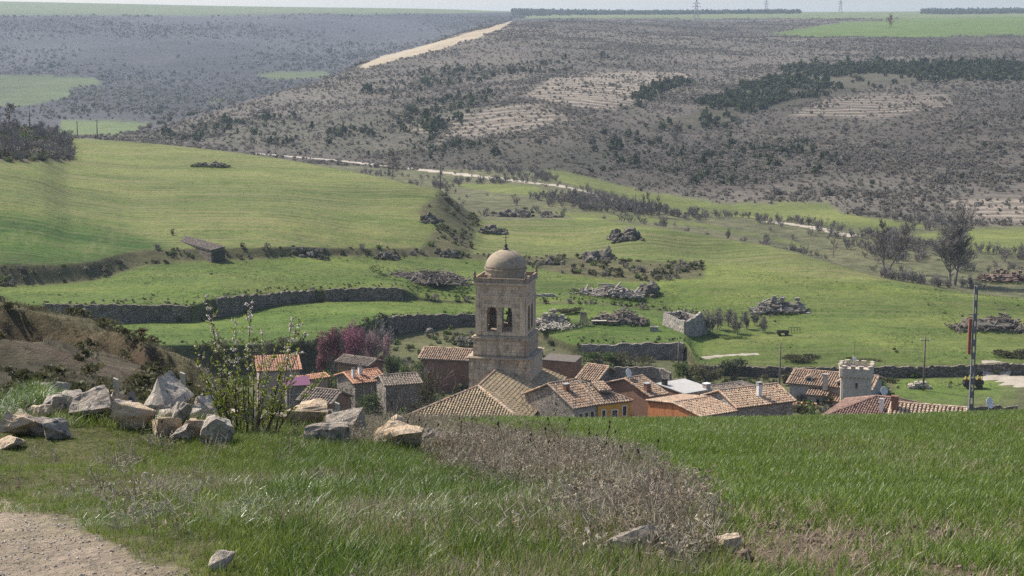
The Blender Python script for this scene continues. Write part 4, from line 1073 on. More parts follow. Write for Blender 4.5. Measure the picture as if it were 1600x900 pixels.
# roofless stone shed
R0 = [(1037,490), (1071,499), (1071,503), (1087,499), (1096,488), (1104,497)]
def ruin(label, c, tops, seed):
    root = empty('ruined_shed', (0,0,0), label, 'ruin')
    pts = []
    for (px, py, y, ) in c:
        p = P(px, py, y); pts.append((p.x, p.y, zt1(p.x, p.y) - .5, p.z))
    for i, seq in enumerate(tops):
        o = stone_wall('wall', None, [pts[k] for k in seq], .6, STONE_W, seed+i, None, .06, .2)
        o.parent = root
    return root, pts
rt, pts = ruin('roofless stone shed with broken gable on the yard meadow', [(1038,489,352),(1050,494,348),(1071,503,342),(1083,497,344.5),(1094,488,346.5),(1104,500,348.5),(1078,490,356),(1062,486,358)], [(0,1,2),(2,3,4,5),(5,6),(6,7,0)], 31)
bm_ = MB(); rg = random.Random(3)
for i in range(40):
    a = Vector(pts[0]).lerp(Vector(pts[5]), rg.random()); b = Vector((a.x+rg.uniform(-1.5,1.5), a.y+rg.uniform(-1,3), 0)); z = pts[0][3]-rg.uniform(.3,1.0)
    bm_.beam((b.x,b.y,z), (b.x+rg.uniform(-1,1), b.y+rg.uniform(-1,1), z+rg.uniform(-.3,.4)), .16, .12)
bm_.build('fallen_roof', WOOD, rt, kind='stuff')

# ------------------------------------------------------------------ rocks
def rockmesh(name, seed, sub=2, npts=16, rough=.10, squash=1.0, mat_=None):
    rg = random.Random(seed); bm = bmesh.new()
    for i in range(npts):
        v = Vector((rg.uniform(-1,1), rg.uniform(-1,1), rg.uniform(-1,1)))
        m_ = max(abs(v.x), abs(v.y), abs(v.z)); v = v / m_ * rg.uniform(.8, 1.0)
        v = v * .55 + v.normalized() * .45
        bm.verts.new(v)
    r = bmesh.ops.convex_hull(bm, input=bm.verts)
    bmesh.ops.delete(bm, geom=[v for v in bm.verts if not v.link_faces], context='VERTS')
    bmesh.ops.subdivide_edges(bm, edges=bm.edges[:], cuts=sub, use_grid_fill=True)
    bmesh.ops.triangulate(bm, faces=bm.faces[:])
    bm.normal_update(); off = Vector((seed*1.7, seed*.9, seed*.37))
    mv = []
    for v in bm.verts:
        d = mnoise.fractal(v.co*1.6+off, 1.0, 2.0, 4)*rough + mnoise.fractal(v.co*6+off, 1.0, 2.0, 3)*rough*.35
        mv.append(v.co + v.normal*d)
    for v, c in zip(bm.verts, mv): v.co = c
    mn = [min(v.co[k] for v in bm.verts) for k in range(3)]; mx = [max(v.co[k] for v in bm.verts) for k in range(3)]
    for v in bm.verts:
        v.co = Vector(((v.co.x-mn[0])/(mx[0]-mn[0])-.5, (v.co.y-mn[1])/(mx[1]-mn[1])-.5, (v.co.z-mn[2])/(mx[2]-mn[2])))
    me = bpy.data.meshes.new(name); bm.to_mesh(me); bm.free()
    if mat_ is not None: me.materials.append(mat_)
    return me
LIME = surf('limestone', [(.25, (.30,.255,.20)), (.5, (.46,.40,.32)), (.75, (.58,.50,.40))], 3.2, .95, 1.0, .05, speck=(12, .60, (.17,.16,.145)))
LIME_T = surf('tan_limestone', [(.25, (.40,.29,.185)), (.5, (.55,.42,.28)), (.75, (.62,.52,.38))], 3.2, .95, 1.0, .05, speck=(11, .64, (.22,.19,.16)))
LIME_G = surf('grey_limestone', [(.25, (.26,.215,.165)), (.5, (.37,.315,.25)), (.75, (.50,.44,.365))], 3.0, .95, 1.0, .06, speck=(11, .57, (.13,.125,.12)))
def rock(label, x0, x1, y0, y1, seed, m=LIME, rot=0, depth=.9, Y=None, name='boulder', sub=4, tilt=0, group='boulders along the edge of the track', npts=12, sink=.22):
    cx = (x0+x1)/2
    if Y is None:
        g = G(cx, y1, 8, 60); Yb = min(g.y, 23.4) if y1 > 640 else 23.4
    else: Yb = Y
    a = ray(cx, y1); x = a[0]*Yb; gz_ = zt1(x, Yb)
    bot = min(P(cx, y1, Yb).z, gz_); top = P(cx, y0, Yb).z
    w = (x1-x0)*Yb/F; hh = max(top-bot, .1)
    me = rockmesh(name, seed, sub, npts, .13, 1, m)
    o = link(name, me, None, None, (x, Yb + w*depth*.3, bot - hh*sink)); rr_ = random.Random(seed*7); o.scale = (w*1.22, w*depth*1.2, hh*(1.1+sink)); o.rotation_euler = (rr_.uniform(-.12,.12), tilt + rr_.uniform(-.2,.2), rot*.5)
    return tag(o, label, 'rock', group)
rock('flat tan boulder at the far left edge of the photo', -6, 48, 648, 682, 2, LIME_T, .1)
rock('low brown boulder right of the leftmost tan boulder', 30, 78, 655, 679, 3, LIME_G)
rock('small orange stone leaning on the left boulders', 54, 80, 636, 660, 4, LIME_T)
rock('big pale boulder with dark right side beside tall grass', 74, 128, 616, 656, 5, LIME, .3)
rock('largest rounded grey boulder in the left row', 118, 178, 615, 660, 6, LIME_G, -.2)
rock('brownish upright boulder behind the largest grey one', 162, 198, 614, 648, 7, LIME_T, .5, Y=24)
rock('small grey boulder left of the wedge rock', 186, 218, 616, 640, 8, LIME_G, 0, Y=24.2)
# the tilted wedge, a split slab standing on its corner
def wedge():
    Yb = 22.8; pts = [P(223,636,Yb), P(246,591,Yb+.15), P(281,632,Yb+.05), P(262,652,Yb-.25), P(232,650,Yb-.3)]
    bm = bmesh.new(); d = Vector((.10,.48,.02))
    vs_ = [bm.verts.new(p) for p in pts] + [bm.verts.new(p+d+Vector((0,0,rnd.uniform(-.03,.03)))) for p in pts]
    bmesh.ops.convex_hull(bm, input=bm.verts); bmesh.ops.subdivide_edges(bm, edges=bm.edges[:], cuts=4, use_grid_fill=True)
    bmesh.ops.triangulate(bm, faces=bm.faces[:]); bm.normal_update()
    mv = [v.co + v.normal*(mnoise.fractal(v.co*4, 1, 2, 4)*.035) for v in bm.verts]
    c0 = P(250,650,Yb)
    for v, c in zip(bm.verts, mv): v.co = c - c0
    me = bpy.data.meshes.new('wedge_boulder'); bm.to_mesh(me); bm.free(); me.materials.append(LIME)
    tag(link('wedge_boulder', me, None, None, c0), 'large pale wedge-shaped slab tilted up on its corner', 'rock', 'boulders along the edge of the track')
wedge()
rock('long tan slab sloping down left of the wedge', 172, 228, 632, 670, 10, LIME_T, 0, .7, tilt=.35)
rock('rounded pale stone at the right foot of the wedge', 271, 298, 631, 668, 11, LIME)
rock('pale stone second to the right of the wedge', 293, 319, 636, 664, 12, LIME)
rock('whitish stone partly behind the almond stems', 311, 340, 623, 656, 13, LIME, .4, Y=23)
rock('tan mottled stone low below the wedge', 238, 276, 655, 684, 14, LIME_T, .6)
rock('flat grey stone in front of the orange stones', 261, 293, 670, 690, 15, LIME_G)
rock('orange-brown stone in the small pile', 288, 322, 658, 686, 16, LIME_T, .2)
rock('large furrowed stone at the foot of the almond shrub', 317, 362, 652, 698, 17, LIME, .7)
rock('grey stone in the grass below the left boulders', 68, 106, 660, 686, 18, LIME_G, .3)
rock('small flat pale stone at the left edge in the grass', -4, 31, 686, 702, 19, LIME_T)
rock('small orange pebble stone on the pile', 296, 312, 646, 660, 33, LIME_T, .3)
rock('white knobbly stone lying above the tall grass clump', 57, 112, 598, 616, 20, LIME, 0, .35, Y=25.0, sink=.5)
rock('stone seen through the stems of the almond shrub', 356, 400, 642, 682, 21, LIME, .2, Y=21.8)
rock('brown stone right of the almond stems', 398, 442, 648, 684, 22, LIME_G, .2, Y=22)
rock('squarish tan block right of the almond shrub', 448, 505, 632, 672, 23, LIME_T, .4, npts=9)
rock('grey rock touching the squarish tan block', 501, 525, 643, 674, 24, LIME_G)
rock('broad grey rock topped with dry grass', 517, 572, 650, 684, 25, LIME_G, .2)
rock('dark grey rock half hidden in pale grass', 484, 546, 668, 712, 26, LIME_G, .5, Y=19.6)
rock('brownish rock among the dry stalks', 584, 652, 668, 706, 27, LIME_T, .1, .7)
rock('small stone in the dry stalks left of the church roof', 650, 690, 676, 700, 28, LIME_G)
rock('grey stone in the dry grass at the bottom', 948, 1044, 828, 872, 29, LIME_G, .3, .7)
rock('low whitish stone in the grass at the bottom left', 327, 362, 876, 892, 30, LIME, 0, .5, sub=2)
rock('small clod-like stone at the lower right field edge', 1120, 1160, 842, 864, 34, LIME_T, 0, .8, sub=2)
rg = random.Random(91); RUB = [(rockmesh('rubble_stone', 300+i, 3, 11, .13, 1, (LIME, LIME_T, LIME_G)[i % 3])) for i in range(6)]
for i in range(78):
    px = rg.choice([rg.uniform(225,345), rg.uniform(20,240), rg.uniform(440,670), rg.uniform(225,450), rg.uniform(60,230)]); Yb = rg.uniform(21.2, 23.6); a = ray(px, 660)[0]; x = a*Yb; s_ = rg.choice([rg.uniform(.10,.22), rg.uniform(.2,.40)])
    o = link('rubble_stone', RUB[i % 6], None, None, (x, Yb, zt1(x, Yb)-s_*.25 + (rg.uniform(0,.16) if px < 345 else 0))); o.scale = (s_*rg.uniform(.9,1.7), s_, s_*rg.uniform(.5,.9)); o.rotation_euler = (rg.uniform(-.35,.35), rg.uniform(-.35,.35), rg.uniform(0,6))
    tag(o, 'small angular limestone rubble among the left boulders' if px < 222 else 'small angular limestone rubble piled between the wedge slab and the almond shrub' if px < 352 else 'limestone rubble around the foot of the almond shrub' if px < 445 else 'limestone rubble among the rocks right of the almond shrub', 'stone', 'limestone rubble along the verge')
# bare crags in the meadows
CR = surf('crag', [(.3, (.105,.095,.072)), (.7, (.215,.19,.15))], .35, .95, 1.0, .5)
CRM = [rockmesh('crag_rock', 200+i, 2, 16, .22, 1, CR) for i in range(6)]
CRG = leafmat('crag_bush', (.04,.042,.02), (.085,.085,.04), .2, .8)
def crag(label, x0, x1, y0, y1, seed, ymin=330):
    """outcrop of tumbled rocks with dark bushes growing between them"""
    g = G((x0+x1)/2, y1, ymin); w = (x1-x0)*g.y/F; hh = (y1-y0)*g.y/F
    root = empty('crag', g, label, 'crag', 'crags in the meadows'); rg = random.Random(seed)
    n = int(10 + w*1.1); pl = plane_at(g)
    for i in range(n):
        u = rg.uniform(-.48,.48); prof = max(.15, 1-(abs(u)*2)**2*.8)*rg.uniform(.4,1)
        hz_ = hh*prof; d = rg.uniform(0,1); ww = rg.uniform(.10,.22)*w*.6 + .5
        x, y = g.x+u*w, g.y+hh*1.2*d
        o = link('rock', CRM[i % 6], None, root, (u*w, hh*1.2*d, pl(u*w, hh*1.2*d)-.3)); hs_ = hz_*(.3+.5*d)+.4; ww = max(ww, hs_*1.1); o.scale = (ww, ww*.9, hs_); o.rotation_euler = (rg.uniform(-.15,.15), rg.uniform(-.15,.15), rg.uniform(0,6))
    mb = MB()
    for i in range(int(6+w*.8)):
        u = rg.uniform(-.5,.5); d = rg.uniform(-.1,1.1); x, y = g.x+u*w, g.y+hh*1.2*d; r = rg.uniform(.4,1.1)
        z = pl(u*w, hh*1.2*d) + hh*.5*max(0,1-(abs(u)*2)**2)*rg.uniform(0,1)*max(d,.1)
        for k in range(70):
            dd = Vector((rg.gauss(0,1),rg.gauss(0,1),abs(rg.gauss(0,.8)))).normalized()*r*rg.uniform(.5,1); p = Vector((u*w,hh*1.2*d,z))+dd; a_ = Vector((rg.gauss(0,1),rg.gauss(0,1),rg.gauss(0,1))).normalized(); b_ = a_.orthogonal().normalized()
            mb.face([p-b_*.2, p+a_.cross(b_)*.15, p+b_*.2, p-a_.cross(b_)*.15])
    mb.build('bushes', CRG, root, kind='stuff'); return root
crag('dark crag left of centre in the right fields', 908, 962, 378, 410, 41)
crag('upper dark crag beside the striped field corner', 952, 1006, 347, 378, 42)
crag('upright standing crag above the logs', 1006, 1030, 432, 466, 43)
crag('rounded grey crag above the gully', 745, 796, 345, 366, 44)
crag('small crag at the lower end of the gully', 676, 722, 386, 402, 45)
crag('low crag on the bank behind the dome', 838, 884, 402, 414, 46)
crag('crag left of the dome at the gully foot', 586, 624, 388, 406, 47)
crag('broken crag on the field bank below the big field', 440, 512, 386, 402, 48)
crag('low crag on the gully crest', 655, 690, 332, 350, 49)
crag('scrubby crag at the top of the gully', 760, 880, 314, 340, 50)
def heap(name, label, x0, x1, y0, y1, seed, m, n=70, stick=1.6, thick=.14, ymin=330, base=None, stones=0, cat='heap'):
    g = G((x0+x1)/2, y1-2, ymin); w = (x1-x0)*g.y/F; hh = (y1-y0)*g.y/F
    root = empty(name, g, label, cat); rg = random.Random(seed)
    me = rockmesh('mound', seed, 3, 20, .2, 1, base or CR); o = link('mound', me, None, root, (0, w*.2, -.5)); o.scale = (w*.8, min(w*.5, hh*3), hh*.5+.4)
    mb = MB()
    lump = [rg.uniform(.45,1.15) for _ in range(9)]
    for i in range(int(n*1.8)):
        u, v = rg.uniform(-.5,.5), rg.uniform(-.2,.8); r = abs(u*2)
        z = hh*(max(0, 1-r**2.5)*lump[int((u+.5)*8.99)]*(1-.8*abs(v-.3)/.5))*rg.uniform(.35,1.0)
        p = Vector((u*w, v*min(w*.5, hh*3), z+.1)); t = rg.uniform(0, math.pi); L = stick*rg.uniform(.5,1.2)
        d = Vector((math.cos(t), math.sin(t)*.6, rg.uniform(-.25,.45))).normalized()*L/2
        if stones and rg.random() < stones:
            s = rg.uniform(.25,.6); mb.prism([p+Vector((-s,-s,s*.6)), p+Vector((s,-s*.8,s*.5)), p+Vector((s*.8,s,s*.7)), p+Vector((-s*.7,s*.9,s*.5))], (0,0,-s))
        else: mb.beam(p-d, p+d, thick*rg.uniform(.5,1.2))
    mb.build('pieces', m, root, kind='stuff')
    wd2 = MB(); pl = plane_at(g)
    for i in range(int(40+w*9)):
        t = rg.uniform(0, 6.283); rr = rg.uniform(.42,.56); p = Vector((math.cos(t)*w*rr, math.sin(t)*min(w*.3, hh*1.6)+hh*.3, 0)); p.z = pl(p.x, p.y) + rg.uniform(0,.45)
        for k in range(7):
            c_ = p + Vector((rg.gauss(0,.25), rg.gauss(0,.25), rg.uniform(-.1,.3))); a_ = Vector((rg.gauss(0,1),rg.gauss(0,1),rg.gauss(0,1))).normalized(); b_ = a_.orthogonal().normalized(); e_ = a_.cross(b_)
            wd2.face([c_-b_*.16, c_+e_*.10, c_+b_*.16, c_-e_*.10])
    wd2.build('weeds', leafmat('heap_weeds', (.05,.075,.018), (.10,.13,.035), .3, .7), root, kind='stuff'); return root
heap('brush_heap', 'long heap of dark brushwood on the upper meadow', 582, 732, 418, 447, 1, WOOD, 170, 2.6, .22, base=surf('brush_soil', [(.3,(.07,.06,.05)),(.7,(.14,.115,.095))], .6, .95, 1, .4))
heap('log_pile', 'pile of pale felled logs above the yard', 896, 1002, 448, 466, 2, surf('grey_logs', [(.3,(.20,.175,.145)),(.7,(.36,.32,.27))], 2, .9, .4, .05), 80, 3.4, .4, cat='logs')
heap('rubble_heap', 'big heap of rubble and old beams on the right slope', 1178, 1264, 460, 492, 3, surf('rubble_bits', [(.3,(.17,.15,.125)),(.7,(.33,.295,.255))], 1.5, .9, .4, .05), 150, 3.0, .28, stones=.4)
heap('brush_heap', 'overgrown mound of cut branches beside the lattice pole', 1492, 1606, 486, 520, 4, WOOD, 130, 2.6, .24)
heap('earth_heap', 'reddish brown earth heap by the bare trees', 1530, 1640, 421, 444, 5, surf('red_earth', [(.3,(.13,.09,.068)),(.7,(.21,.15,.115))], 1, .95, .6, .2), 60, 1.2, .3, stones=.7, base=surf('red_earth2', [(.3,(.13,.092,.07)),(.7,(.20,.145,.112))], .4, .95, 1, .4))
heap('stone_heap', 'lone clearance heap of stones in the big field', 300, 356, 253, 263, 6, CR, 40, .8, .5, stones=.9)
heap('stone_heap', 'pile of pale rubble at the foot of the ruined wall', 838, 888, 482, 508, 7, surf('pale_bits', [(.3,(.24,.205,.165)),(.7,(.42,.365,.305))], 1.5, .9, .4, .05), 90, 1.4, .25, stones=.6)
heap('plank_heap', 'pale timber planks lying on the yard grass', 846, 906, 506, 517, 8, PALEWOOD, 60, 2.4, .22)
heap('white_rubble', 'small white rubble pile on the meadow beside the manor', 1422, 1452, 598, 609, 9, LIME, 60, .7, .3, ymin=220, stones=.8, base=LIME)
heap('timber_heap', 'dark timber and stones along the back of the yard', 925, 1012, 484, 508, 10, WOOD, 120, 2.0, .25, stones=.35)
# trestle of stacked slats, tables and a cart in the yard
def at_g(px, py, ymin=330): return G(px, py, ymin)
g = at_g(912, 509); s = g.y/F; r = empty('slat_stack', g, 'upright tapered stack of dark slats in the yard', 'stack')
for k in range(7):
    m = MB(); m.beam((-1.0+k*.33,0,-.1), (-.55+k*.18,.3,2.9), .16, .5); m.build('slat', WOOD, r)
for px, py, w, lb in ((936,507,3.2,'low wooden bench table nearest the slat stack'), (958,508,1.9,'small wooden table right of the bench table')):
    g = at_g(px, py); r = empty('yard_table', g, lb, 'table'); m = MB(); m.box((-w/2,-.5,.75),(w/2,.5,.87)); m.build('tabletop', PALEWOOD if w > 2.5 else WOOD, r)
    for sx_ in (-1,1):
        for sy_ in (-1,1):
            m = MB(); m.box((sx_*(w/2-.25)-.07,sy_*.38-.07,-.2),(sx_*(w/2-.25)+.07,sy_*.38+.07,.748)); m.build('leg', WOOD, r)
g = at_g(672, 526); r = empty('water_tank', g, 'round grey tank on a low stand left of the tower', 'tank')
m = MB(); m.lathe([(.2,.7),(.6,.8),(.75,1.1),(.75,1.5),(.55,1.8),(.2,1.9)], 14); m.build('drum', STONE, r, True)
m = MB(); [m.beam((a,b,-.2),(a*.8,b*.8,.95),.16) for a in (-.75,.75) for b in (-.5,.5)]; m.build('stand', DARKWOOD, r)
g = at_g(1022, 517); r = empty('stone_trough', g, 'small grey stone trough on the yard grass', 'trough')
m = MB(); m.prism([(-.9,-.5,.9),(.9,-.5,.9),(.8,.5,1.0),(-.8,.5,1.0)], (0,0,-1.1)); m.build('basin', STONE_W, r); m = MB(); m.prism([(-.7,-.3,.93),(.7,-.3,.93),(.6,.35,1.0),(-.6,.35,1.0)], (0,0,-.02)); m.build('rim', CR, r)
def cart(px, py, label, body, ymin, sc_=1.0, roller=False):
    g = G(px, py, ymin); r = empty('farm_trailer', g, label, 'trailer'); k = sc_
    m = MB(); m.box((-1.8*k,-.8*k,.8*k),(1.8*k,.8*k,.95*k))
    m.box((-1.8*k,-.8*k,.953*k),(-1.72*k,.8*k,1.5*k)); m.box((1.72*k,-.8*k,.953*k),(1.8*k,.8*k,1.5*k)); m.box((-1.717*k,-.8*k,.953*k),(1.717*k,-.72*k,1.45*k)); m.box((-1.717*k,.72*k,.953*k),(1.717*k,.8*k,1.45*k)); m.build('bed', body, r)
    m = MB(); m.beam((-1.8*k,0,.85*k),(-3.1*k,0,.45*k),.15*k); m.build('drawbar', IRON, r)
    for sx_ in (-1, 1):
        for sy_ in (-1, 1):
            m = MB(); m.tube([(sx_*1.1*k,sy_*.82*k,.45*k),(sx_*1.1*k,sy_*1.0*k,.45*k)], [.5*k,.5*k], 16); m.build('wheel', IRON, r)
    return r
cart(1520, 606, 'yellow and black farm implement on the meadow beside the lattice pole', IRON, 220, 1.0)
r_ = bpy.data.objects['farm_trailer']; m = MB()
for k in range(5): m.beam((-1.6+k*.75,-.2,1.5),(-1.3+k*.75,.3,2.0+.25*(k%2)),.25,.35)
m.beam((-2.0,0,1.52),(1.6,0,1.75),.22); m.build('yellow_frame', YELLOW, r_)
cart(1223, 524, 'small dark cart below the rubble heap', DARKWOOD, 330, .7)
g = at_g(1241, 520); r = empty('railing', g, 'short dark railing right of the small cart', 'railing')
for k in range(5):
    m = MB(); m.beam((-1.2+k*.6,0,-.2),(-1.2+k*.6,0,1.1),.09); m.build('post', IRON, r)
m = MB(); m.beam((-1.25,0,1.12),(1.25,0,1.12),.09); m.beam((-1.25,-.1,.6),(1.25,-.1,.6),.07); m.build('rail', IRON, r)

# ------------------------------------------------------------------ poles and pylons
def pole(label, px, yb, yt, ymin=60, r=.15, arm=1.0, Yd=None, armf=.06):
    if Yd: p = P(px, yb, Yd); g = Vector((p.x, p.y, min(p.z, zt1(p.x, p.y))))
    else: g = G(px, yb, ymin)
    top = P(px, yt, g.y).z - g.z
    root = empty('power_pole', g, label, 'pole', 'wooden poles in the valley')
    m = MB(); m.tube([(0,0,-.5),(0,0,top*.5),(0,0,top)], [r*1.2,r,r*.8], 8); m.build('shaft', WOOD, root, True)
    if arm:
        m = MB(); m.beam((-arm,-.12,top*(1-armf)),(arm,-.12,top*(1-armf)),.13); m.build('crossarm', WOOD, root)
        for s_ in (-.9, .9):
            m = MB(); m.lathe([(.05,0),(.09,.08),(.06,.16),(.09,.24),(.03,.32)], 8, (s_*arm,-.12,top*(1-armf)+.07)); m.build('insulator', WHITE, root, True)
    return root
pole('tall pole with crossarm on the meadow right of the manor', 1443, 600, 527, Yd=300, r=.17, arm=.9)
pole('dark pole left of the manor house', 1218, 604, 536, Yd=296, r=.17, arm=0)
pole('plain pole at the end of the yard wall', 1060, 575, 531, Yd=318, r=.16, arm=0)
pole('lone pole at the right end of the big field', 688, 298, 258, Yd=510, r=.2, arm=0)
pole('pole among the bushes on the left knoll', 47, 210, 172, Yd=600, r=.25, arm=0)
pole('thin pole beyond the meadow in the valley', 992, 345, 302, Yd=560, r=.18, arm=0)
pole('thin pale pole far off in the left valley', 152, 212, 187, Yd=900, r=.3, arm=1.2)
pole('faint pole left of the other far valley pole', 121, 212, 189, Yd=930, r=.3, arm=1.2)
# perforated concrete pole
p = P(1517, 640, 228); gz1 = zt1(p.x, p.y); top = P(1524, 446, 228).z; zb1 = gz1 - .5
root = empty('concrete_pole', (p.x, p.y, zb1), 'tall perforated concrete power pole with red box', 'pole')
Ht = top - zb1; m = MB()
w0, w1 = .62, .34
for s_ in (-1, 1):
    m.prism([(s_*w0/2-.08,-.22,0),(s_*w0/2+.08,-.22,0),(s_*w0/2+.08,.22,0),(s_*w0/2-.08,.22,0)], (0,0,0.001))
    a = [Vector((s_*w0/2-.08,-.25,0)),Vector((s_*w0/2+.08,-.25,0)),Vector((s_*w0/2+.08,.25,0)),Vector((s_*w0/2-.08,.25,0))]
    b = [Vector((s_*w1/2-.07,-.18,Ht)),Vector((s_*w1/2+.07,-.18,Ht)),Vector((s_*w1/2+.07,.18,Ht)),Vector((s_*w1/2-.07,.18,Ht))]
    for i in range(4): m.face([a[i],a[(i+1)%4],b[(i+1)%4],b[i]])
    m.face(b)
m.f = m.f[:]; m.build('flange', POLE_C, root)
n = 17
for k in range(n):
    t = (k+.35)/n; z0 = t*Ht; wd_ = w0+(w1-w0)*t; m = MB(); m.box((-wd_/2,-.17,z0),(wd_/2,.17,z0+Ht/n*.5)); m.build('web', POLE_C, root)
m = MB(); m.box((-.82,-.25,Ht*.69),(-.44,.25,Ht*.85)); m.build('switch_box', REDP, root)
m = MB(); m.beam((-.95,0,Ht*.87),(.5,0,Ht*.87),.12); m.build('crossarm', POLE_C, root)
for s_ in (-.8,.8):
    m = MB(); m.beam((0,0,Ht*.985),(s_,0,Ht+.1),.09); m.build('bracket', IRON, root)
def pylon(label, px, py, hpx, Yd):
    p = P(px, py, Yd); z0 = min(p.z, zt1(p.x, p.y)) - 1; Hh = P(px, py-hpx, Yd).z - z0
    root = empty('pylon', (p.x, p.y, z0), label, 'pylon', 'pylons on the skyline'); k = Hh
    m = MB(); lv = [0,.25,.45,.62,.78,1]; wv = [.13,.095,.07,.045,.035,.012]; t_ = .55
    cn = lambda i, a, b: (a*wv[i]*k, b*wv[i]*k, lv[i]*k)
    for i in range(5):
        for a, b in ((-1,-1),(1,-1),(1,1),(-1,1)): m.beam(cn(i,a,b), cn(i+1,a,b), t_)
        for a, b in (((-1,-1),(1,-1)),((1,-1),(1,1)),((1,1),(-1,1)),((-1,1),(-1,-1))):
            m.beam(cn(i,*a), cn(i+1,*b), t_*.6); m.beam(cn(i,*b), cn(i+1,*a), t_*.6)
    m.build('mast', CONC, root)
    for f, w in ((.66,.2),(.80,.16)):
        m = MB(); m.beam((-w*k,0,f*k),(w*k,0,f*k),t_); m.beam((-w*k,0,f*k),(0,0,(f+.06)*k),t_*.7); m.beam((w*k,0,f*k),(0,0,(f+.06)*k),t_*.7); m.build('crossarm', CONC, root)
pylon('largest lattice pylon on the skyline right of centre', 1088, 24, 26, 2900)
pylon('middle faint lattice pylon on the skyline', 1197, 21, 23, 4300)
pylon('rightmost faint lattice pylon on the skyline', 1313, 21, 23, 4300)
# stakes by the boulders
for lb, px, yb, yt, Yd in (('left pale wooden stake behind the boulder row', 182, 622, 592, 25.5), ('taller wooden stake right of the wedge boulder', 286.5, 630, 583, 25.0), ('short pale stake in front of the dark shed', 527, 652, 630, 25.0)):
    p = P(px, yb, Yd); g = zt1(p.x, p.y); top = P(px, yt, Yd).z
    m = MB(); b = g-.3-g; w = .035
    m.prism([(-w,-w,top-g+.02),(w,-w,top-g-.01),(w,w,top-g-.01),(-w,w,top-g+.02)], (.01,.0,-(top-g)-.3)); m.beam((-w-.002,-w-.004,top-g-.12),(w+.002,-w-.004,top-g-.12),.012)
    tag(m.build('stake', PALEWOOD, None, loc=(p.x, p.y, g)), lb, 'stake', 'stakes behind the boulders')
# ------------------------------------------------------------------ vegetation
nrg = np.random.default_rng(11)
def scatter(name, pts, scl, idx, protos, tilt=.15, rotz=None, label=None):
    """many alike plants as one object: points carrying turn, size and kind"""
    n = len(pts); me = bpy.data.meshes.new(name); me.vertices.add(n)
    me.vertices.foreach_set('co', np.asarray(pts, np.float32).ravel())
    rot = np.stack([nrg.normal(0, tilt, n), nrg.normal(0, tilt, n), nrg.uniform(0, 2*math.pi, n) if rotz is None else rotz], 1).astype(np.float32)
    a = me.attributes.new('rot', 'FLOAT_VECTOR', 'POINT'); a.data.foreach_set('vector', rot.ravel())
    a = me.attributes.new('scl', 'FLOAT', 'POINT'); a.data.foreach_set('value', np.asarray(scl, np.float32))
    a = me.attributes.new('idx', 'INT', 'POINT'); a.data.foreach_set('value', np.asarray(idx, np.int32))
    o = bpy.data.objects.new(name, me); col.objects.link(o); o['kind'] = 'stuff'
    if label: o['label'] = label
    g = bpy.data.node_groups.new(name, 'GeometryNodeTree')
    g.interface.new_socket('Geometry', in_out='INPUT', socket_type='NodeSocketGeometry'); g.interface.new_socket('Geometry', in_out='OUTPUT', socket_type='NodeSocketGeometry')
    gi = g.nodes.new('NodeGroupInput'); go = g.nodes.new('NodeGroupOutput')
    jn = g.nodes.new('GeometryNodeJoinGeometry'); ip = g.nodes.new('GeometryNodeInstanceOnPoints')
    for p in reversed(protos):
        oi = g.nodes.new('GeometryNodeObjectInfo'); oi.inputs['Object'].default_value = p; oi.inputs['As Instance'].default_value = True
        g.links.new(oi.outputs['Geometry'], jn.inputs[0])
    def attr(nm, ty):
        q = g.nodes.new('GeometryNodeInputNamedAttribute'); q.data_type = ty; q.inputs['Name'].default_value = nm
        return [s for s in q.outputs if s.enabled][0]
    g.links.new(gi.outputs[0], ip.inputs['Points']); g.links.new(jn.outputs[0], ip.inputs['Instance'])
    ip.inputs['Pick Instance'].default_value = True
    g.links.new(attr('idx', 'INT'), ip.inputs['Instance Index']); g.links.new(attr('rot', 'FLOAT_VECTOR'), ip.inputs['Rotation']); g.links.new(attr('scl', 'FLOAT'), ip.inputs['Scale'])
    g.links.new(ip.outputs[0], go.inputs[0])
    md = o.modifiers.new('scatter', 'NODES'); md.node_group = g
    return o
def proto(name, mb, m, smooth=False):
    me = mb.mesh(name, smooth); me.materials.append(m); return bpy.data.objects.new(name, me)
def blade(mb, p, az, L, w, lean, curl, rg, segs=3, c=None):
    d = Vector((math.cos(az), math.sin(az), 0)); s = Vector((-d.y, d.x, 0)); q = Vector(p); el = math.pi/2 - lean
    prev = (q - s*w/2, q + s*w/2)
    for i in range(segs):
        q = q + (d*math.cos(el) + Vector((0,0,math.sin(el)))) * (L/segs); el -= curl/segs
        ww = w*(1-(i+1)/segs)*.5 + (.0006 if i == segs-1 else w*.12)
        cur = (q - s*ww, q + s*ww); mb.face([prev[0], prev[1], cur[1], cur[0]], c); prev = cur
def tuft(name, seed, n, h, w, spread, lean, curl, m):
    rg = random.Random(seed); mb = MB()
    for i in range(n):
        az = rg.uniform(0, 6.283); r = spread*math.sqrt(rg.random()); a2 = rg.uniform(0, 6.283)
        f = rg.uniform(.75, 1.2)
        blade(mb, (r*math.cos(a2), r*math.sin(a2), -.02), az, h*rg.uniform(.55,1.1), w*rg.uniform(.7,1.2), abs(rg.gauss(0,lean)), curl*rg.uniform(.2,1.3), rg, 3)
    return proto(name, mb, m)
G_WHEAT = leafmat('wheat_leaf', (.095,.150,.018), (.19,.265,.046), .48, .42, gloss=.45)
G_GREEN = leafmat('grass_leaf', (.10,.140,.020), (.20,.245,.048), .46, .45, gloss=.4)
G_DEEP = leafmat('deep_grass_leaf', (.066,.112,.014), (.13,.19,.028), .46, .42, gloss=.4)
G_PALE = leafmat('pale_grass_leaf', (.20,.245,.13), (.36,.40,.27), .35, .4, gloss=.5)
G_DRY = leafmat('dry_grass', (.25,.19,.125), (.40,.325,.235), .3, .7)
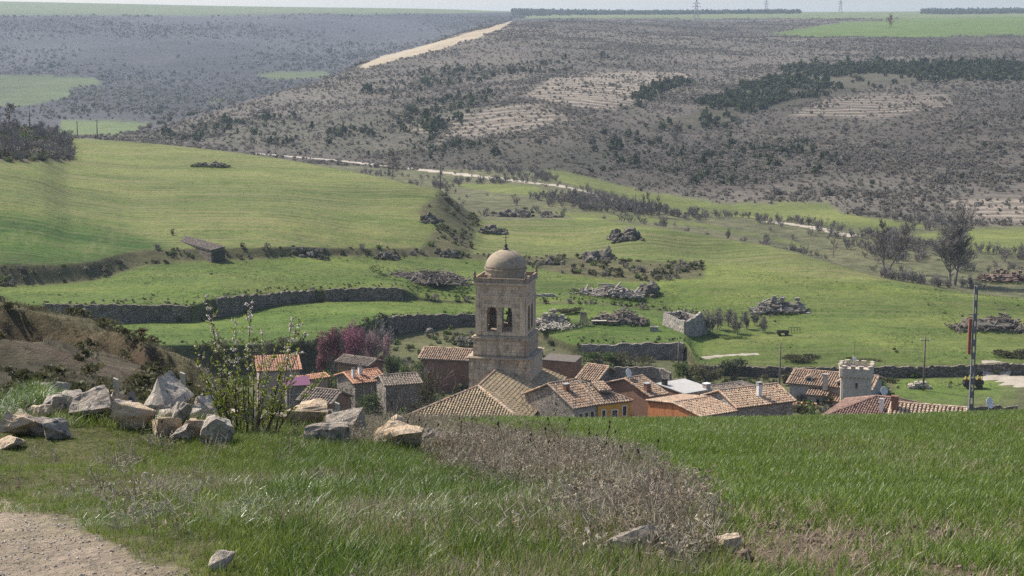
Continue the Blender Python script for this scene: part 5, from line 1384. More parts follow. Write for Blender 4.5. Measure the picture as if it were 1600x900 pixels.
G_GREY = leafmat('dead_stalk', (.31,.27,.205), (.50,.44,.335), .3, .8)
G_HEAD = leafmat('seed_head', (.05,.037,.028), (.09,.07,.05), .1, .9)
wheat = [tuft('wheat_tuft', 1, 11, .135, .0065, .065, .35, .9, G_WHEAT), tuft('wheat_tuft', 2, 10, .12, .0065, .07, .5, 1.2, G_WHEAT), tuft('wheat_tuft', 3, 9, .105, .0065, .08, .45, 1.4, G_DEEP), tuft('wheat_tuft', 4, 7, .12, .0055, .09, .7, .8, G_DRY)]
verge = [tuft('grass_tuft', 11, 14, .155, .006, .07, .4, 1.1, G_GREEN), tuft('grass_tuft', 12, 13, .13, .006, .08, .5, 1.3, G_DEEP), tuft('grass_tuft', 13, 9, .22, .007, .07, .55, 1.6, G_PALE), tuft('grass_tuft', 14, 11, .17, .0045, .09, .5, .9, G_DRY), tuft('grass_tuft', 15, 12, .23, .0075, .08, .38, 1.2, G_DEEP), tuft('grass_tuft', 16, 12, .085, .006, .10, .6, 1.0, G_GREEN)]
def stalks(name, seed, n, h, m, heads):
    rg = random.Random(seed); mb = MB()
    for i in range(n):
        x, y = rg.gauss(0, .09), rg.gauss(0, .09); L = h*rg.uniform(.5, 1.1); d = Vector((rg.gauss(0,.2), rg.gauss(0,.2), 1)).normalized()
        p = Vector((x,y,-.03)); mid = p + d*L*.5; d2 = (d + Vector((rg.gauss(0,.16), rg.gauss(0,.16), 0))).normalized(); tip = mid + d2*L*.5
        mb.tube([p, mid, tip], [.0045,.0038,.0022], 3, cap=False)
        for k in range(rg.randint(2,6)):
            t = rg.uniform(.35, 1); a = p.lerp(tip, t); e = Vector((rg.gauss(0,1), rg.gauss(0,1), rg.uniform(.3,1.1))).normalized()*rg.uniform(.05,.15)
            mb.tube([a, a+e], [.0028,.0016], 3, cap=False)
            if heads and rg.random() < .4:
                c = a + e
                for q in range(2): mb.face([c+Vector((rg.gauss(0,.014), rg.gauss(0,.014), rg.gauss(0,.016))) for _ in range(4)])
    return proto(name, mb, m)
dry = [stalks('dry_stalk', 1, 10, .32, G_GREY, False), stalks('dry_stalk', 2, 8, .28, G_DRY, True), stalks('dry_stalk', 3, 9, .24, G_GREY, True)]
def seedhead(seed):
    rg = random.Random(seed); mb = MB(); h = .46
    for i in range(2):
        b = Vector((rg.gauss(0,.05), rg.gauss(0,.05), 0)); t = b + Vector((rg.gauss(0,.08), rg.gauss(0,.08), h*rg.uniform(.75,1.1)))
        mb.tube([b, t], [.005,.003], 4); mb.lathe([(.004,-.022),(.014,-.009),(.016,.009),(.009,.024),(.003,.032)], 7, tuple(t))
    return proto('seed_head', mb, G_HEAD)
dry.append(seedhead(5))
# ground samples for the foreground
N = 340000
yy = np.sqrt(nrg.uniform(7.0**2, 36.0**2, N)); aa = nrg.uniform(-.40, .40, N); xx = aa*np.maximum(yy, 8); zz_ = zt(xx, yy)
qx, qy = proj(xx, yy, zz_)
qxj = qx + 60*fbm(xx/1.2, yy/1.2, 61, 3); qyj = qy + 30*fbm(xx/1.2, yy/1.2, 63, 3)
n1 = fbm(xx/1.6, yy/1.6, 71, 4); n2 = fbm(xx/.5, yy/.5, 73, 3); n3 = fbm(xx/3.5, yy/3.5, 75, 3)
crestY = pchip1(FT[4][0], FT[4][1], aa)
vis = (yy < crestY + 2.2)
isw = inpoly(qxj, qyj, WHEAT); istr = inpoly(qxj, qyj, TRACK) | ((yy < 9) & (xx < -1.8)); isd = inpoly(qxj, qyj, DRY)
r = nrg.uniform(0, 1, N)
# wheat: thick far off, patchy over bare clods towards the lower right
thin = np.clip((qy - 720)/150, 0, 1) * np.clip(.38 + 1.9*n1 + 1.1*n2, 0, 1) + .22*np.clip(n3*2.5, 0, 1)
dens = .80 * (1 - thin*1.02)
straw = vis & isw & ~istr & (thin > .35) & (r > .80) & (r < .93)
kw = vis & isw & ~istr & ((r < dens) | straw) & ~(isd & (r > .50))
iw = nrg.choice(4, kw.sum(), p=[.38,.33,.19,.10]); iw = np.where(straw[kw], 3, iw); iw = np.where(((n1[kw] > .28) | (thin[kw] > .45)) & (nrg.uniform(0,1,kw.sum()) < .38), 3, iw)
scatter('wheat', np.stack([xx, yy, zz_], 1)[kw], nrg.uniform(.7, 1.25, kw.sum()) * (1 + .25*n1[kw]) * np.where(yy[kw] > crestY[kw]-1.5, .9, 1), iw, wheat, .18, label='young green wheat covering the right foreground field')
# verge grass
kv = vis & ~isw & ~istr & (r < .93)
u = nrg.uniform(0, 1, kv.sum()); a1, a2 = n1[kv], n3[kv]; X0, Y0 = qx[kv], qy[kv]
near_tr = np.clip((X0 + 0.9*(900 - Y0) - 330)/200, 0, 1)      # short trodden grass beside the track
iv = np.where(u < .42, 0, np.where(u < .78, 1, 5))
iv = np.where((a1 > .10) & (u > .66), 3, iv)
pale = (a2 + .6*a1 + .3*n2[kv] > -.02) & (Y0 < 830) & (u < .16); iv = np.where(pale, 2, iv)
tall = (X0 > 430) & (X0 < 1000) & (Y0 > 700) & (a1 < .15) & (u > .35) & (u < .75); iv = np.where(tall, 4, iv)
sv = nrg.uniform(.7, 1.3, kv.sum()) * (.5 + .5*near_tr) * (1 + .4*a2)
edge = np.clip((Y0 - 690)/60, 0, 1); sv *= (.72 + .28*edge)
bare = (near_tr < .5) & (nrg.uniform(0,1,kv.sum()) < .35*(1-near_tr)); iv = np.where(bare, 5, iv)
pk = nrg.uniform(0,1,kv.sum()) < (.55 + .45*near_tr)
scatter('verge_grass', np.stack([xx, yy, zz_], 1)[kv][pk], sv[pk], iv[pk], verge, .2, label='rough green and pale grass on the verge beside the track')
# tall clump beside the left boulders
n = 520; ax_ = nrg.normal(48, 36, n); yb_ = nrg.uniform(21.8, 25.2, n); cx_ = np.array([ray(a, 640)[0] for a in ax_]) * yb_
scatter('tall_grass', np.stack([cx_, yb_, zt(cx_, yb_) + .28*np.exp(-((ax_-55)/45)**2)], 1), nrg.uniform(.9, 1.6, n), nrg.choice([2,4,0], n, p=[.45,.4,.15]), verge, .2, label='tall tufts of grass behind the leftmost boulders')
n = 1500; ax_ = nrg.uniform(-40, 690, n); yb_ = nrg.uniform(20.2, 22.6, n); cx_ = np.array([ray(a, 665)[0] for a in ax_]) * yb_
scatter('boulder_grass', np.stack([cx_, yb_, zt(cx_, yb_)], 1), nrg.uniform(.8, 1.5, n), nrg.choice([0,1,2,3,4], n, p=[.3,.25,.12,.15,.18]), verge, .25, label='grass growing up around the boulders')
# dry stalks
kd = vis & isd & (r < np.where(yy > 21, .065, .085))
kd2 = vis & ~istr & (inpoly(qxj, qyj, [(560,640),(900,668),(1050,740),(1180,900),(950,900),(700,720)]) & (r > .975))
kd3 = vis & ~isw & ~istr & (r > .9975)
k = kd | kd2 | kd3
scatter('dry_stalks', np.stack([xx, yy, zz_], 1)[k], nrg.uniform(.55, 1.15, k.sum()) * np.where(yy[k] > 22, .55, .85), np.where(yy[k] < 18, nrg.integers(0, 3, k.sum()), nrg.choice(4, k.sum(), p=[.40,.26,.31,.03])), dry, .2, label='dead grey stalks between the verge and the wheat')
# clods of soil and straw in the wheat, pebbles on the track
clod_m = surf('soil_clod', [(.3, (.13,.095,.065)), (.7, (.25,.19,.135))], 9, .95, .6, .01)
peb_m = surf('pebble', [(.3, (.34,.28,.22)), (.7, (.50,.43,.35))], 9, .9, .4, .01)
def rproto(nm, seed, m): return bpy.data.objects.new(nm, rockmesh(nm, seed, 1, 12, .15, 1, m))
kc = vis & isw & (r > .93) & ((thin > .30) | (r > .995))
scatter('soil_clods', (np.stack([xx, yy, zz_], 1)[kc] - np.array((0,0,.02))), nrg.uniform(.012, .055, kc.sum())*np.where(nrg.uniform(0,1,kc.sum())>.93,1.8,1), nrg.integers(0, 3, kc.sum()), [bpy.data.objects.new('clod', rockmesh('clod', 60+i, 2, 22, .3, 1, clod_m)) for i in range(3)], .5, label='brown clods of soil among the wheat')
kp = istr & (yy < 15) & (r > .55)
scatter('track_pebbles', (np.stack([xx, yy, zz_], 1)[kp] - np.array((0,0,.006))), nrg.uniform(.005, .018, kp.sum())*np.where(nrg.uniform(0,1,kp.sum())>.97,1.8,1), nrg.integers(0, 3, kp.sum()), [rproto('pebble', 70+i, peb_m) for i in range(3)], .5, label='small stones and grit on the dirt track')

# ------------------------------------------------------------------ far cover
def leafcloud(mb, n, c, r, size, rg, col_=None, flat=1.0, shell=.55, up=0):
    c = Vector(c)
    for i in range(n):
        d = Vector((rg.gauss(0,1), rg.gauss(0,1), rg.gauss(0,1))).normalized(); t = shell + (1-shell)*rg.random()
        p = c + Vector((d.x*r[0], d.y*r[1], d.z*r[2]))*t
        a = Vector((rg.gauss(0,1), rg.gauss(0,1), rg.gauss(0,1)*flat)).normalized(); b = a.orthogonal().normalized(); b = (b*math.cos(i) + a.cross(b)*math.sin(i))
        s = size*rg.uniform(.6,1.3); e = a.cross(b)
        cc = rg.choice(col_) if col_ else None
        mb.face([p-b*s*.5, p+e*s*.35, p+b*s*.5, p-e*s*.35], cc)
B_PINE = leafmat('pine_needles', (.050,.066,.026), (.085,.102,.042), .3, .8)
B_SCRUB = leafmat('leafless_scrub', (.158,.142,.115), (.235,.212,.175), .4, .9)
B_OAK = leafmat('holm_oak', (.045,.056,.028), (.078,.09,.045), .25, .8)
B_GREEN = leafmat('bush_leaf', (.055,.09,.018), (.115,.155,.035), .35, .6)
B_DULL = leafmat('dull_bush_leaf', (.075,.075,.032), (.13,.12,.055), .25, .7)
def bushp(nm, seed, m, h=1.0, n=70, size=.30):
    rg = random.Random(seed); mb = MB()
    for k in range(4): leafcloud(mb, n//4, (rg.uniform(-.3,.3), rg.uniform(-.3,.3), h*rg.uniform(.3,.6)), (rg.uniform(.3,.45),)*2 + (h*.4,), size, rg, None, 1, .4)
    return proto(nm, mb, m)
def pinep(nm, seed, m):
    rg = random.Random(seed); mb = MB(); mb.tube([(0,0,-.1),(0,0,.8)], [.035,.02], 4)
    for k in range(6):
        z = .25 + k*.12; w = .36*(1-k/7.0)+.05; leafcloud(mb, 14, (rg.uniform(-.06,.06), rg.uniform(-.06,.06), z), (w,w,.10), .26, rg, None, 1, .3)
    return proto(nm, mb, m)
pines = [pinep('pine', 1, B_PINE), pinep('pine', 2, B_PINE), bushp('oak_bush', 3, B_OAK)]
scrubs = [bushp('scrub', 4, B_SCRUB, .8), bushp('scrub', 5, B_SCRUB, .7), bushp('scrub', 6, B_OAK, .8), bushp('scrub', 7, B_SCRUB, .5)]
def pick(mask, dens, wexp=1.0):
    """random ground points inside a mask, at so many per square metre"""
    ii = np.where(mask)[0]
    if not len(ii): return np.zeros((0,3)), ii
    e = TA_[ii]*dens*np.ones(len(ii)); cnt = nrg.poisson(np.clip(e, 0, 30)); ii = np.repeat(ii, cnt)
    a = TX[ii]/np.maximum(TY[ii], 8) + nrg.uniform(-.5,.5,len(ii))*(aarr[1]-aarr[0]); y = TY[ii] + nrg.uniform(-.5,.5,len(ii))*np.abs(dYr[ii]); x = a*y
    return np.stack([x, y, zt(x, y)], 1), ii
inf = (TPX > -150) & (TPX < 1750)
hillm = inf & (TK >= 19) & (TK < 21.2)
noh = fbm(TX/140, TY/140, 88, 4); noh4 = fbm(TX/32, TY/32, 89, 3)
for q, d, nm_, ps, sz, lb in ((PINE1, .030, 'pine_wood', pines, 5.2, 'dark belt of young pines across the far hillside'), (PINE3, .012, 'pine_wood', pines, 4.6, 'scattered pines on the left flank of the hillside'), (PINE4, .014, 'pine_wood', pines, 4.6, 'line of pines along the foot of the hillside'), (PINE5, .0055, 'pine_wood', pines, 4.2, 'thin pines on the lower middle of the hillside'), (PINE6, .0045, 'pine_wood', pines, 4.4, 'sparse pines on the upper left of the hillside'), (PINE2, .028, 'pine_wood', pines, 4.2, 'small dark pine patch below the stone rows')):
    mk_ = hillm & inpoly(TPX + noh*40, TPY + noh*12, q)
    pts_, ii = pick(mk_, 1.7*d * np.clip(.6 + 2.4*noh[mk_] + 1.6*noh4[mk_], .02, 2.2))
    scatter(nm_, pts_, sz*np.exp(nrg.normal(-.45, .38, len(pts_))), nrg.choice(3, len(pts_), p=[.2,.2,.6]), ps, .05, label=lb)
inpine = inpoly(TPX, TPY, PINE1)
interr = inpoly(TPX, TPY, TA) | inpoly(TPX, TPY, TB) | inpoly(TPX, TPY, TC) | inpoly(TPX, TPY, TD)
mk_ = inf & (TK >= 19) & (TK < 23.5) & (TRID == 0) & ~inpine
dn = .085*np.clip(1300/np.maximum(TY, 600), .35, 1.6)**1.3 * np.clip(.7 + 1.4*noh + 1.9*noh4, .28, 2.2) * np.where(interr, .35, 1)
pts_, ii = pick(mk_, dn[mk_])
scatter('hillside_scrub', pts_, np.exp(nrg.normal(.18, .42, len(pts_))), nrg.choice(4, len(pts_), p=[.40,.36,.05,.19]), scrubs, .1, label='grey leafless scrub over the whole far hillside')
print('hillside scrub', len(pts_))
mk_ = inf & (TRID == 11) & (TY < 4000)& (TPX<900)
noh2 = fbm(TX/300, TY/300, 98, 4)
inl = ~(inpoly(TPX, TPY, FL1) | inpoly(TPX, TPY, FL2) | inpoly(TPX, TPY, FL3))
pts_, ii = pick(mk_ & inl,   .0075*np.clip(.6 + 2.2*noh2[mk_ & inl], .05, 2))
scatter('far_hill_scrub', pts_, np.exp(nrg.normal(1.1, .4, len(pts_))), nrg.choice(4, len(pts_), p=[.35,.25,.3,.1]), scrubs, .1, label='dark scrub over the distant blue hill')
print('far scrub', len(pts_))
mk_ = inf & (TY > 2600) & (TY < 5200) & (TPX > 800) & (TPX < 1250) & (np.abs(TPY - (22 - (TPX-800)*.012)) < 5.0)
mk2 = inf & (TY > 2600) & (TY < 5200) & (TPX > 1440) & (np.abs(TPY - 20) < 5)
pts_, ii = pick((mk_ | mk2) & (TY > 3900), .0028); 
scatter('skyline_wood', pts_, nrg.uniform(5, 12, len(pts_)), nrg.choice(3, len(pts_)), [pines[2], pines[0], pines[2]], .1, label='dark strips of wood along the plateau skyline')
print('skyline', len(pts_))
# scrub on banks, gully and valley
bush = [bushp('bank_bush', 21, B_DULL, .8), bushp('bank_bush', 22, B_GREEN, .7), bushp('bank_bush', 23, B_SCRUB, .8), bushp('bank_bush', 24, B_DULL, .5)]
mk_ = inf & (TRID == 8) & (TY > 300)
nb_ = fbm(TX/9, TY/9, 55, 3)
pts_, ii = pick(mk_, .22*np.clip(.5+2*nb_[mk_], .03, 2)); 
scatter('bank_scrub', pts_, nrg.uniform(.6, 2.0, len(pts_)), nrg.choice(4, len(pts_), p=[.35,.2,.25,.2]), bush, .15, label='low scrub along the terrace banks and the gully')
print('bank', len(pts_))
mk_ = inf & (TRID == 6) & (TY > 300) & (TY < 480)
pts_, ii = pick(mk_, .012*np.clip(2.5*nb_[mk_], 0, 1.5))
scatter('meadow_weeds', pts_, nrg.uniform(.3, .8, len(pts_)), nrg.choice(4, len(pts_), p=[.3,.5,.1,.1]), bush, .1, label='taller weeds dotted about the meadows')
mk_ = inf & (((TK > 10.9) & (TK < 11.12)) | ((TK > 12.9) & (TK < 13.12))) & (TPX < 1100)
pts_, ii = pick(mk_, .35); scatter('wall_top_growth', pts_, nrg.uniform(.3, .8, len(pts_)), nrg.choice(4, len(pts_), p=[.4,.3,.1,.2]), bush, .15, label='grass and weeds overhanging the terrace walls')
mk_ = inf & (TRID == 6) & (TY > 300) & (TY < 440)
mt = [tuft('meadow_tuft', 61, 10, .34, .035, .3, .5, 1.0, leafmat('meadow_leaf', (.05,.095,.016), (.10,.15,.03), .35, .6)), tuft('meadow_tuft', 62, 9, .28, .03, .3, .6, 1.0, leafmat('meadow_leaf_pale', (.12,.145,.045), (.19,.2,.075), .35, .6))]
pts_, ii = pick(mk_, 1.1*np.clip(.5+2.2*nb_[mk_], .05, 2)); scatter('meadow_grass', pts_, nrg.uniform(.5, 1.2, len(pts_)), nrg.choice(2, len(pts_), p=[.7,.3]), mt, .15, label='rough grass tufts over the terraced meadows'); print('meadow', len(pts_))
mk_ = inf & (TRID == 7) & (TY > 370) & (TY < 640)
pts_, ii = pick(mk_, .28*np.clip(.4+2.5*nb_[mk_], .02, 2)); scatter('field_crop', pts_, nrg.uniform(.5, 1.1, len(pts_)), nrg.choice(2, len(pts_), p=[.5,.5]), mt, .15, label='uneven young crop on the big fields'); print('crop', len(pts_))
# brown bank on the left
mk_ = inf & (TRID == 4) & (TX < 0) & (TY > 44) & (TY < 112)
small = [tuft('bank_tuft', 31, 16, .5, .02, .22, .6, 1.2, leafmat('bank_dry', (.11,.098,.062), (.18,.16,.105), .25, .8)), tuft('bank_tuft', 32, 14, .4, .02, .2, .6, 1.0, leafmat('bank_leaf', (.055,.056,.024), (.11,.10,.046), .3, .7)), bushp('bank_bush', 33, B_DULL, .6, 60, .28)]
insc = inpoly(TPX, TPY, EARTH) | inpoly(TPX, TPY, SCARP)
pts_, ii = pick(mk_, np.where(insc[mk_], .6, 5.5)*np.clip(.7+1.6*fbm(TX[mk_]/5, TY[mk_]/5, 12, 3), .1, 2))
scatter('bank_tufts', pts_, nrg.uniform(.5, 1.2, len(pts_)), nrg.choice(3, len(pts_), p=[.44,.46,.10]), small, .2, label='dry tufts and low bushes on the brown earth bank')
print('bank tufts', len(pts_))
mk_ = inf & (TRID == 5) & (TY > 205) & (TPX < 1400)
pts_, ii = pick(mk_, .09); scatter('village_weeds', pts_, nrg.uniform(.5, 2.0, len(pts_))*np.where(nrg.uniform(0,1,len(pts_))>.8,1.7,1), nrg.choice(4, len(pts_), p=[.25,.5,.1,.15]), bush, .1, label='weeds and low bushes between the village houses')

# ------------------------------------------------------------------ trees
BARK = surf('bark', [(.3, (.115,.095,.08)), (.7, (.20,.17,.145))], 2, .95, .5, .05)
BARKP = surf('pale_bark', [(.3, (.17,.15,.13)), (.7, (.29,.26,.23))], 2, .95, .5, .05)
def branch(mb, p, d, L, r, lv, rg, spec):
    pts = [Vector(p)]; rs = [r]; dd = Vector(d); n = 3
    for i in range(n):
        dd = (dd + Vector((rg.gauss(0,.12), rg.gauss(0,.12), rg.gauss(.05,.08) + spec.get('up', .05)))).normalized()
        pts.append(pts[-1] + dd*L/n); rs.append(max(r*(1-.75*(i+1)/n), spec['rmin']))
    mb.tube(pts, rs, 5 if lv == 0 else 3, cap=False)
    if lv >= spec['lv']: return
    for k in range(spec['n'][lv]):
        t = rg.uniform(spec['t0'] if lv == 0 else .25, 1.0)*n; i = min(int(t), n-1); q = pts[i].lerp(pts[i+1], t-i)
        ang = rg.uniform(*spec['ang']); az = rg.uniform(0, 6.283); o = dd.orthogonal().normalized(); s = (o*math.cos(az) + dd.cross(o)*math.sin(az))
        branch(mb, q, (dd*math.cos(ang) + s*math.sin(ang)), L*spec['k']*rg.uniform(.6,1.1)*(1.15-.4*t/n), max(rs[i]*.6, spec['rmin']), lv+1, rg, spec)
def bare_tree(label, px, yb, yt, seed, ymin=300, ymax=6000, wide=.5, name='bare_tree', stems=1, m=None, cat='tree', rmin=.03, Yd=None, n=(9,6,4), lv=3, r0=.018, kk=None, group='bare trees'):
    if Yd: p = P(px, yb, Yd); g = Vector((p.x, p.y, zt1(p.x, p.y)))
    else: g = G(px, yb, ymin, ymax)
    h = P(px, yt, g.y).z - g.z; rg = random.Random(seed); root = empty(name, g, label, cat, group)
    tr = MB(); cw = MB(); spec = {'rmin': rmin, 'lv': lv, 'n': n, 't0': .25, 'ang': (.3, .3+wide), 'k': kk or .5, 'up': .06}
    for s in range(stems):
        d = Vector((rg.gauss(0,.10+.12*(stems>1)), rg.gauss(0,.1+.12*(stems>1)), 1)).normalized(); o = Vector((rg.gauss(0,.05*h*(stems>1)), rg.gauss(0,.05*h*(stems>1)), -.3))
        L = h*rg.uniform(.7,1.0) if s else h*.95; pts = [o]; rs = [h*r0]; dd = d
        for i in range(4):
            dd = (dd + Vector((rg.gauss(0,.06), rg.gauss(0,.06), .12))).normalized(); pts.append(pts[-1] + dd*L/4); rs.append(max(h*r0*(1-.22*(i+1)), rmin))
        tr.tube(pts, rs, 6, cap=False)
        for k in range(n[0]*2):
            t = rg.uniform(.9 if stems == 1 else .5, 3.9); i = int(t); q = pts[i].lerp(pts[i+1], t-i); ang = rg.uniform(.35, .35+wide); az = rg.uniform(0, 6.283); oo = dd.orthogonal().normalized(); s_ = oo*math.cos(az)+dd.cross(oo)*math.sin(az)
            branch(cw, q, dd*math.cos(ang)+s_*math.sin(ang), L*.42*(1.1-.18*t)*rg.uniform(.7,1.1), max(rs[i]*.5, rmin), 1, rg, spec)
    tr.build('trunk', m or BARK, root, True); cw.build('crown', m or BARK, root)
    return root
bare_tree('tall spreading bare tree by the red earth heap', 1490, 446, 318, 1, 380, wide=.75, stems=2, n=(16,10,7), rmin=.042, m=BARKP, kk=.6)
bare_tree('bare tree with two upright stems left of the spreading tree', 1384, 425, 342, 2, 400, wide=.4, stems=2, n=(11,7,5), rmin=.04)
bare_tree('slender bare tree at the top edge of the big field', 612, 282, 234, 3, 520, wide=.5, n=(9,5,4), Yd=640, rmin=.05)
for i, (px, yb, yt, lb) in enumerate(((1006,348,304,'leftmost bare poplar of the clump by the valley meadow'), (1018,349,300,'tallest bare poplar in the clump by the valley meadow'), (1031,350,306,'rightmost bare poplar of the clump by the valley meadow'))):
    bare_tree(lb, px, yb, yt, 10+i, 490, wide=.25, Yd=560, n=(8,5,3), rmin=.045)
bare_tree('small bare tree in the middle of the far hillside', 651, 228, 205, 21, 700, Yd=930, rmin=.08, wide=.6)
bare_tree('dark bare tree below the pine belt', 1056, 213, 190, 22, 700, Yd=840, rmin=.09, wide=.7)
bare_tree('round bare tree at the left skyline of the knoll', 14, 195, 160, 23, 500, Yd=615, rmin=.06, wide=.7)
bare_tree('bare shrub at the far end of the stone barn', 270, 374, 355, 24, 380, Yd=418, wide=.7, stems=4, rmin=.03, n=(5,4,3))
bare_tree('bare sapling behind the long wall', 1303, 402, 370, 25, 420, Yd=470, wide=.5, n=(7,4,3), rmin=.035)
th = [(1108,524,483), (1122,532,480), (1138,540,482), (1152,532,484), (1166,528,486), (1180,526,484), (1193,530,492)]
nm_th = ('leftmost', 'second', 'third', 'fourth', 'fifth', 'sixth', 'rightmost')
for i, (px, yb, yt) in enumerate(th):
    bare_tree(f'{nm_th[i]} bare shrub, counted from the left, in the thicket right of the roofless shed', px, yb, yt, 30+i, 335, 420, wide=.5, name='bare_shrub', stems=7, n=(6,5,4), m=BARKP, rmin=.022, r0=.010, cat='shrub', group='thicket by the ruined shed', Yd=348+i%3*4)
# valley thickets, one mass
tk = []
for s_ in range(3):
    rg = random.Random(50+s_); mb = MB(); spec = {'rmin': .028, 'lv': 2, 'n': (7,6,4), 't0': .2, 'ang': (.3,.9), 'k': .55, 'up': .06}
    for k in range(6): branch(mb, (rg.gauss(0,.3), rg.gauss(0,.3), -.2), Vector((rg.gauss(0,.35), rg.gauss(0,.35), 1)).normalized(), rg.uniform(1.6,2.6), .06, 0, rg, spec)
    tk.append(proto('thicket', mb, BARKP))
nvv = fbm(TX/45, TY/45, 33, 4)
mk_ = inf & (TK > 16.0) & (TK < 19.2) & (TRID == 9) & (TPX > 560) & (TY < 760)
pts_, ii = pick(mk_, .16*np.clip(.2 + 2.6*nvv[mk_] + .7*(TPX[mk_] > 1380), 0.02, 1.6))
scatter('valley_thicket', pts_, nrg.uniform(.45, 1.15, len(pts_)), nrg.integers(0, 3, len(pts_)), tk, .1, label='brown leafless thickets along the valley floor')
print('thicket', len(pts_))
mk_ = inf & (TPX < 112) & (TPY < 252) & (TK > 15) & (TK < 16.1) & (TY > 440)
pts_, ii = pick(mk_, .03); pp = scatter('knoll_thicket', pts_, nrg.uniform(.6, 1.6, len(pts_)), nrg.integers(0, 3, len(pts_)), tk, .1, label='brown leafless bushes on the left knoll')
pts_, ii = pick(mk_, .09); scatter('knoll_scrub', pts_, nrg.uniform(1.2, 3.2, len(pts_)), nrg.integers(0, 4, len(pts_)), bush, .1, label='dull low scrub on the left knoll')

def leafy(name, label, px, yb, yt, wpx, seed, m, cols_=None, Yd=300, n=1600, size=.32, cat='bush', group='village bushes', bark=BARK, shell=.35):
    p = P(px, yb, Yd); g = Vector((p.x, p.y, zt1(p.x, p.y))); h = P(px, yt, Yd).z - g.z; w = wpx*Yd/F
    root = empty(name, g, label, cat, group); rg = random.Random(seed); tr = MB(); cw = MB()
    spec = {'rmin': .025, 'lv': 2, 'n': (5,4,3), 't0': .2, 'ang': (.3,.8), 'k': .5, 'up': .04}
    for k in range(6): branch(tr, (rg.gauss(0,.06*w), rg.gauss(0,.06*w), -.2), Vector((rg.gauss(0,.4), rg.gauss(0,.3), 1)).normalized(), h*rg.uniform(.6,.85), .09, 0, rg, spec)
    for k in range(11):
        cx, cz = rg.uniform(-.36,.36), rg.uniform(.28,.78); rr = rg.uniform(.13,.22)
        leafcloud(cw, n//9, (cx*w, rg.uniform(-.25,.25)*w, cz*h), (rr*w, rr*w, rr*h*1.2), size, rg, cols_, 1, shell)
    tr.build('trunk', bark, root); cw.build('crown', m, root); return root
BLOS = leafmat('blossom', (.8,.8,.8), (1.15,1.15,1.15), .35, .7, attr=True)
leafy('blossom_tree', 'dusky pink blossoming tree, left one behind the village', 517, 556, 506, 56, 1, BLOS, [(.25,.105,.12),(.2,.085,.095),(.30,.14,.15),(.15,.09,.085)], 306, 4200, .30, 'tree', 'pink blossoming trees')
leafy('blossom_tree', 'bright magenta blossoming tree in the middle of the pink trees', 550, 558, 503, 52, 2, BLOS, [(.33,.12,.18),(.25,.095,.13),(.40,.18,.24),(.18,.09,.10)], 304, 4200, .30, 'tree', 'pink blossoming trees')
leafy('blossom_tree', 'pale pink blossoming tree at the right of the pink trees', 588, 556, 512, 54, 3, BLOS, [(.32,.20,.205),(.26,.16,.16),(.38,.26,.265),(.2,.15,.14)], 306, 3600, .28, 'tree', 'pink blossoming trees')
bare_tree('pale twiggy tree behind the pink trees', 600, 525, 497, 44, 300, Yd=330, wide=.8, stems=4, n=(9,6,4), m=BARKP, rmin=.025)
bl = [(642,592,556,64,'big green bush left of the tower and barn',B_GREEN,282),(668,606,572,48,'dull green bush beside the old stone house',B_DULL,276),(622,572,548,46,'green bush right of the red gable',B_GREEN,300),(580,622,600,60,'green bush in front of the orange tiled house',B_GREEN,262),(536,612,596,50,'pale green shrub above the front shed',B_DULL,264),(520,583,573,60,'clipped hedge-like bush behind the orange roof',B_GREEN,292),(935,560,545,70,'green bush under the yard wall',B_GREEN,322),(985,566,548,80,'broad bush below the middle of the yard wall',B_DULL,322),(1105,592,568,60,'yellowish green bush behind the flat roofed house',B_DULL,306),(1075,584,566,48,'green bush beside the plain pole',B_GREEN,310),(1150,590,560,70,'dark ivy bush at the start of the long wall',B_OAK,314),(890,508,480,44,'grey-green bush in front of the ruined wall',B_DULL,362),(700,640,606,50,'dark bush left of the church roof',B_OAK,262),(910,600,584,30,'bush beside the tumbledown house',B_GREEN,279),(420,560,520,70,'brown-green bush behind the almond shrub',B_DULL,313),(340,548,524,70,'dark green hedge bush at the left terrace edge',B_DULL,314),(480,548,528,60,'dark hedge bush left of the pink trees',B_OAK,316),(1250,572,556,70,'low bush on the long wall left of the manor',B_DULL,322),(1580,566,546,70,'brown bush on the long wall at the right edge',B_DULL,322),(452,650,622,60,'dull bush behind the boulders below the almond shrub',B_DULL,232),(500,655,632,56,'green bush in front of the dark roofed shed',B_GREEN,224),(560,648,618,64,'dull bush between the shed and the old stone house',B_DULL,240),(612,650,622,60,'green bush below the old stone house',B_GREEN,238),(655,650,618,48,'dark bush at the left corner of the church roof',B_OAK,254),(590,594,580,40,'small green bush behind the two white chimneys',B_GREEN,294),(470,585,570,56,'olive bush behind the purple roof',B_DULL,292),(1140,548,528,70,'green bush at the foot of the bare thicket',B_GREEN,344),(1350,572,562,60,'low bush on the long wall behind the round tower',B_DULL,322)]
for i, (px, yb, yt, w, lb, m_, Yd) in enumerate(bl): leafy('bush', lb, px, yb, yt, w, 60+i, m_, None, Yd, 1500, .34)
leafy('conifer', 'small dark conifer between church roof and grey house', 867.5, 640, 601, 10, 90, B_PINE, None, 238, 700, .22, 'tree', None)
# skyline tree group with the reddish crown
bare_tree('reddish bare tree clump on the right skyline', 1392, 29, 19, 45, 1800, Yd=2300, rmin=.16, wide=.8, stems=3, n=(6,5,3), m=REDP)

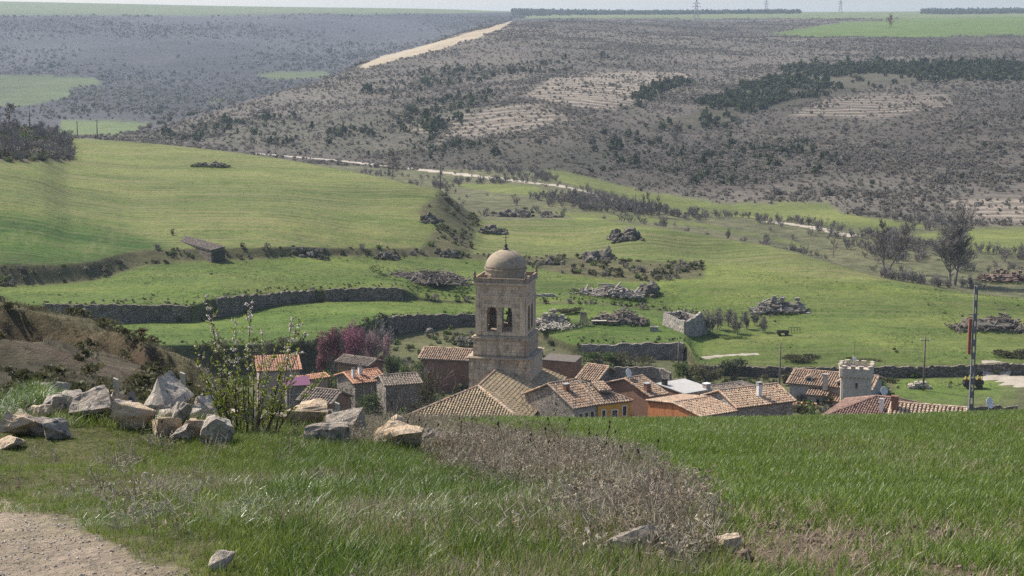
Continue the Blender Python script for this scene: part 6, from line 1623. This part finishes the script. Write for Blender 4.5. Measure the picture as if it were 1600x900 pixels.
# ------------------------------------------------------------------ almond shrub by the boulders
SH = P(395, 684, 20.6); SH.z = zt1(SH.x, SH.y)
root = empty('almond_shrub', SH, 'flowering almond shrub with many upright stems and fresh leaves', 'shrub')
ALB = surf('almond_bark', [(.3, (.06,.042,.035)), (.7, (.13,.095,.08))], 12, .85, .3, .005)
AL_L = leafmat('almond_leaf', (.20,.25,.035), (.36,.40,.08), .5, .45, gloss=.4); AL_F = leafmat('almond_petal', (.62,.52,.50), (.82,.76,.74), .4, .6)
rg = random.Random(77); lf = MB(); fl = MB()
tips = [(320,463,362,686,1),(393,472,388,682,1),(368,500,372,684,1),(309,541,366,690,.4),(338,520,372,688,.6),(430,550,404,676,.4),(456,501,414,670,1),(471,498,424,668,1),(478,520,426,668,1),(352,560,376,686,.2),(410,520,396,678,.7),(440,580,410,674,.2),(380,560,384,684,.2),(322,590,364,690,.1),(500,590,430,666,.1),(345,610,372,688,0),(415,600,400,678,.1),(460,590,416,672,.1),(304,560,360,690,.2),(398,540,392,680,.5),(428,620,406,676,0),(366,580,378,686,.1)]
def leafquad(mb, p, d, L, w):
    d = d.normalized(); s = d.cross(Vector((rg.gauss(0,1),rg.gauss(0,1),rg.gauss(0,1)))).normalized()*w/2
    mb.face([p, p+d*L*.5+s, p+d*L, p+d*L*.5-s])
for i, (tx, ty, bx, by, blos) in enumerate(tips):
    yo = rg.uniform(-.35,.35); b = P(bx+rg.uniform(-6,6), by, 20.6+yo*.4) - SH; b.z = min(b.z, 0) - .05; t = P(tx, ty, 20.6+yo) - SH
    mid = b.lerp(t, .5) + Vector((-(t.x-b.x)*.08, rg.gauss(0,.04), rg.gauss(0,.03))); q1 = b.lerp(mid,.5)+Vector((rg.gauss(0,.02),0,0)); q2 = mid.lerp(t,.5)+Vector((rg.gauss(0,.025),0,0))
    pts = [b, q1, mid, q2, t]; st = MB(); st.tube(pts, [.010,.0085,.007,.005,.0025], 5, cap=False)
    L = (t-b).length
    for k in range(int(26*L)):
        u = rg.uniform(.18, 1)*4; j = min(int(u), 3); p = pts[j].lerp(pts[j+1], u-j); ax_ = (pts[j+1]-pts[j]).normalized()
        d = (ax_*rg.uniform(.3,.9) + Vector((rg.gauss(0,.6), rg.gauss(0,.6), rg.gauss(.15,.35)))).normalized(); tl = rg.uniform(.05,.22)*(1.15-u/5.5)
        st.tube([p, p+d*tl*.5, p+d*tl+Vector((0,0,.02))], [.0035,.003,.0018], 3, cap=False)
        fr = u/4
        for e in range(rg.randint(4,8)):
            q = p + d*tl*rg.uniform(.2,1)
            if rg.random() < blos*max(0, (fr-.35))*.75:
                for _ in range(4): leafquad(fl, q, Vector((rg.gauss(0,1),rg.gauss(0,1),rg.gauss(0,1))), .024, .022)
            else: leafquad(lf, q, d + Vector((rg.gauss(0,.6),rg.gauss(0,.6),rg.gauss(.2,.5))), rg.uniform(.032,.062), rg.uniform(.013,.021))
    st.build('stem', ALB, root)
lf.build('leaves', AL_L, root, kind='stuff'); fl.build('blossom', AL_F, root, kind='stuff')
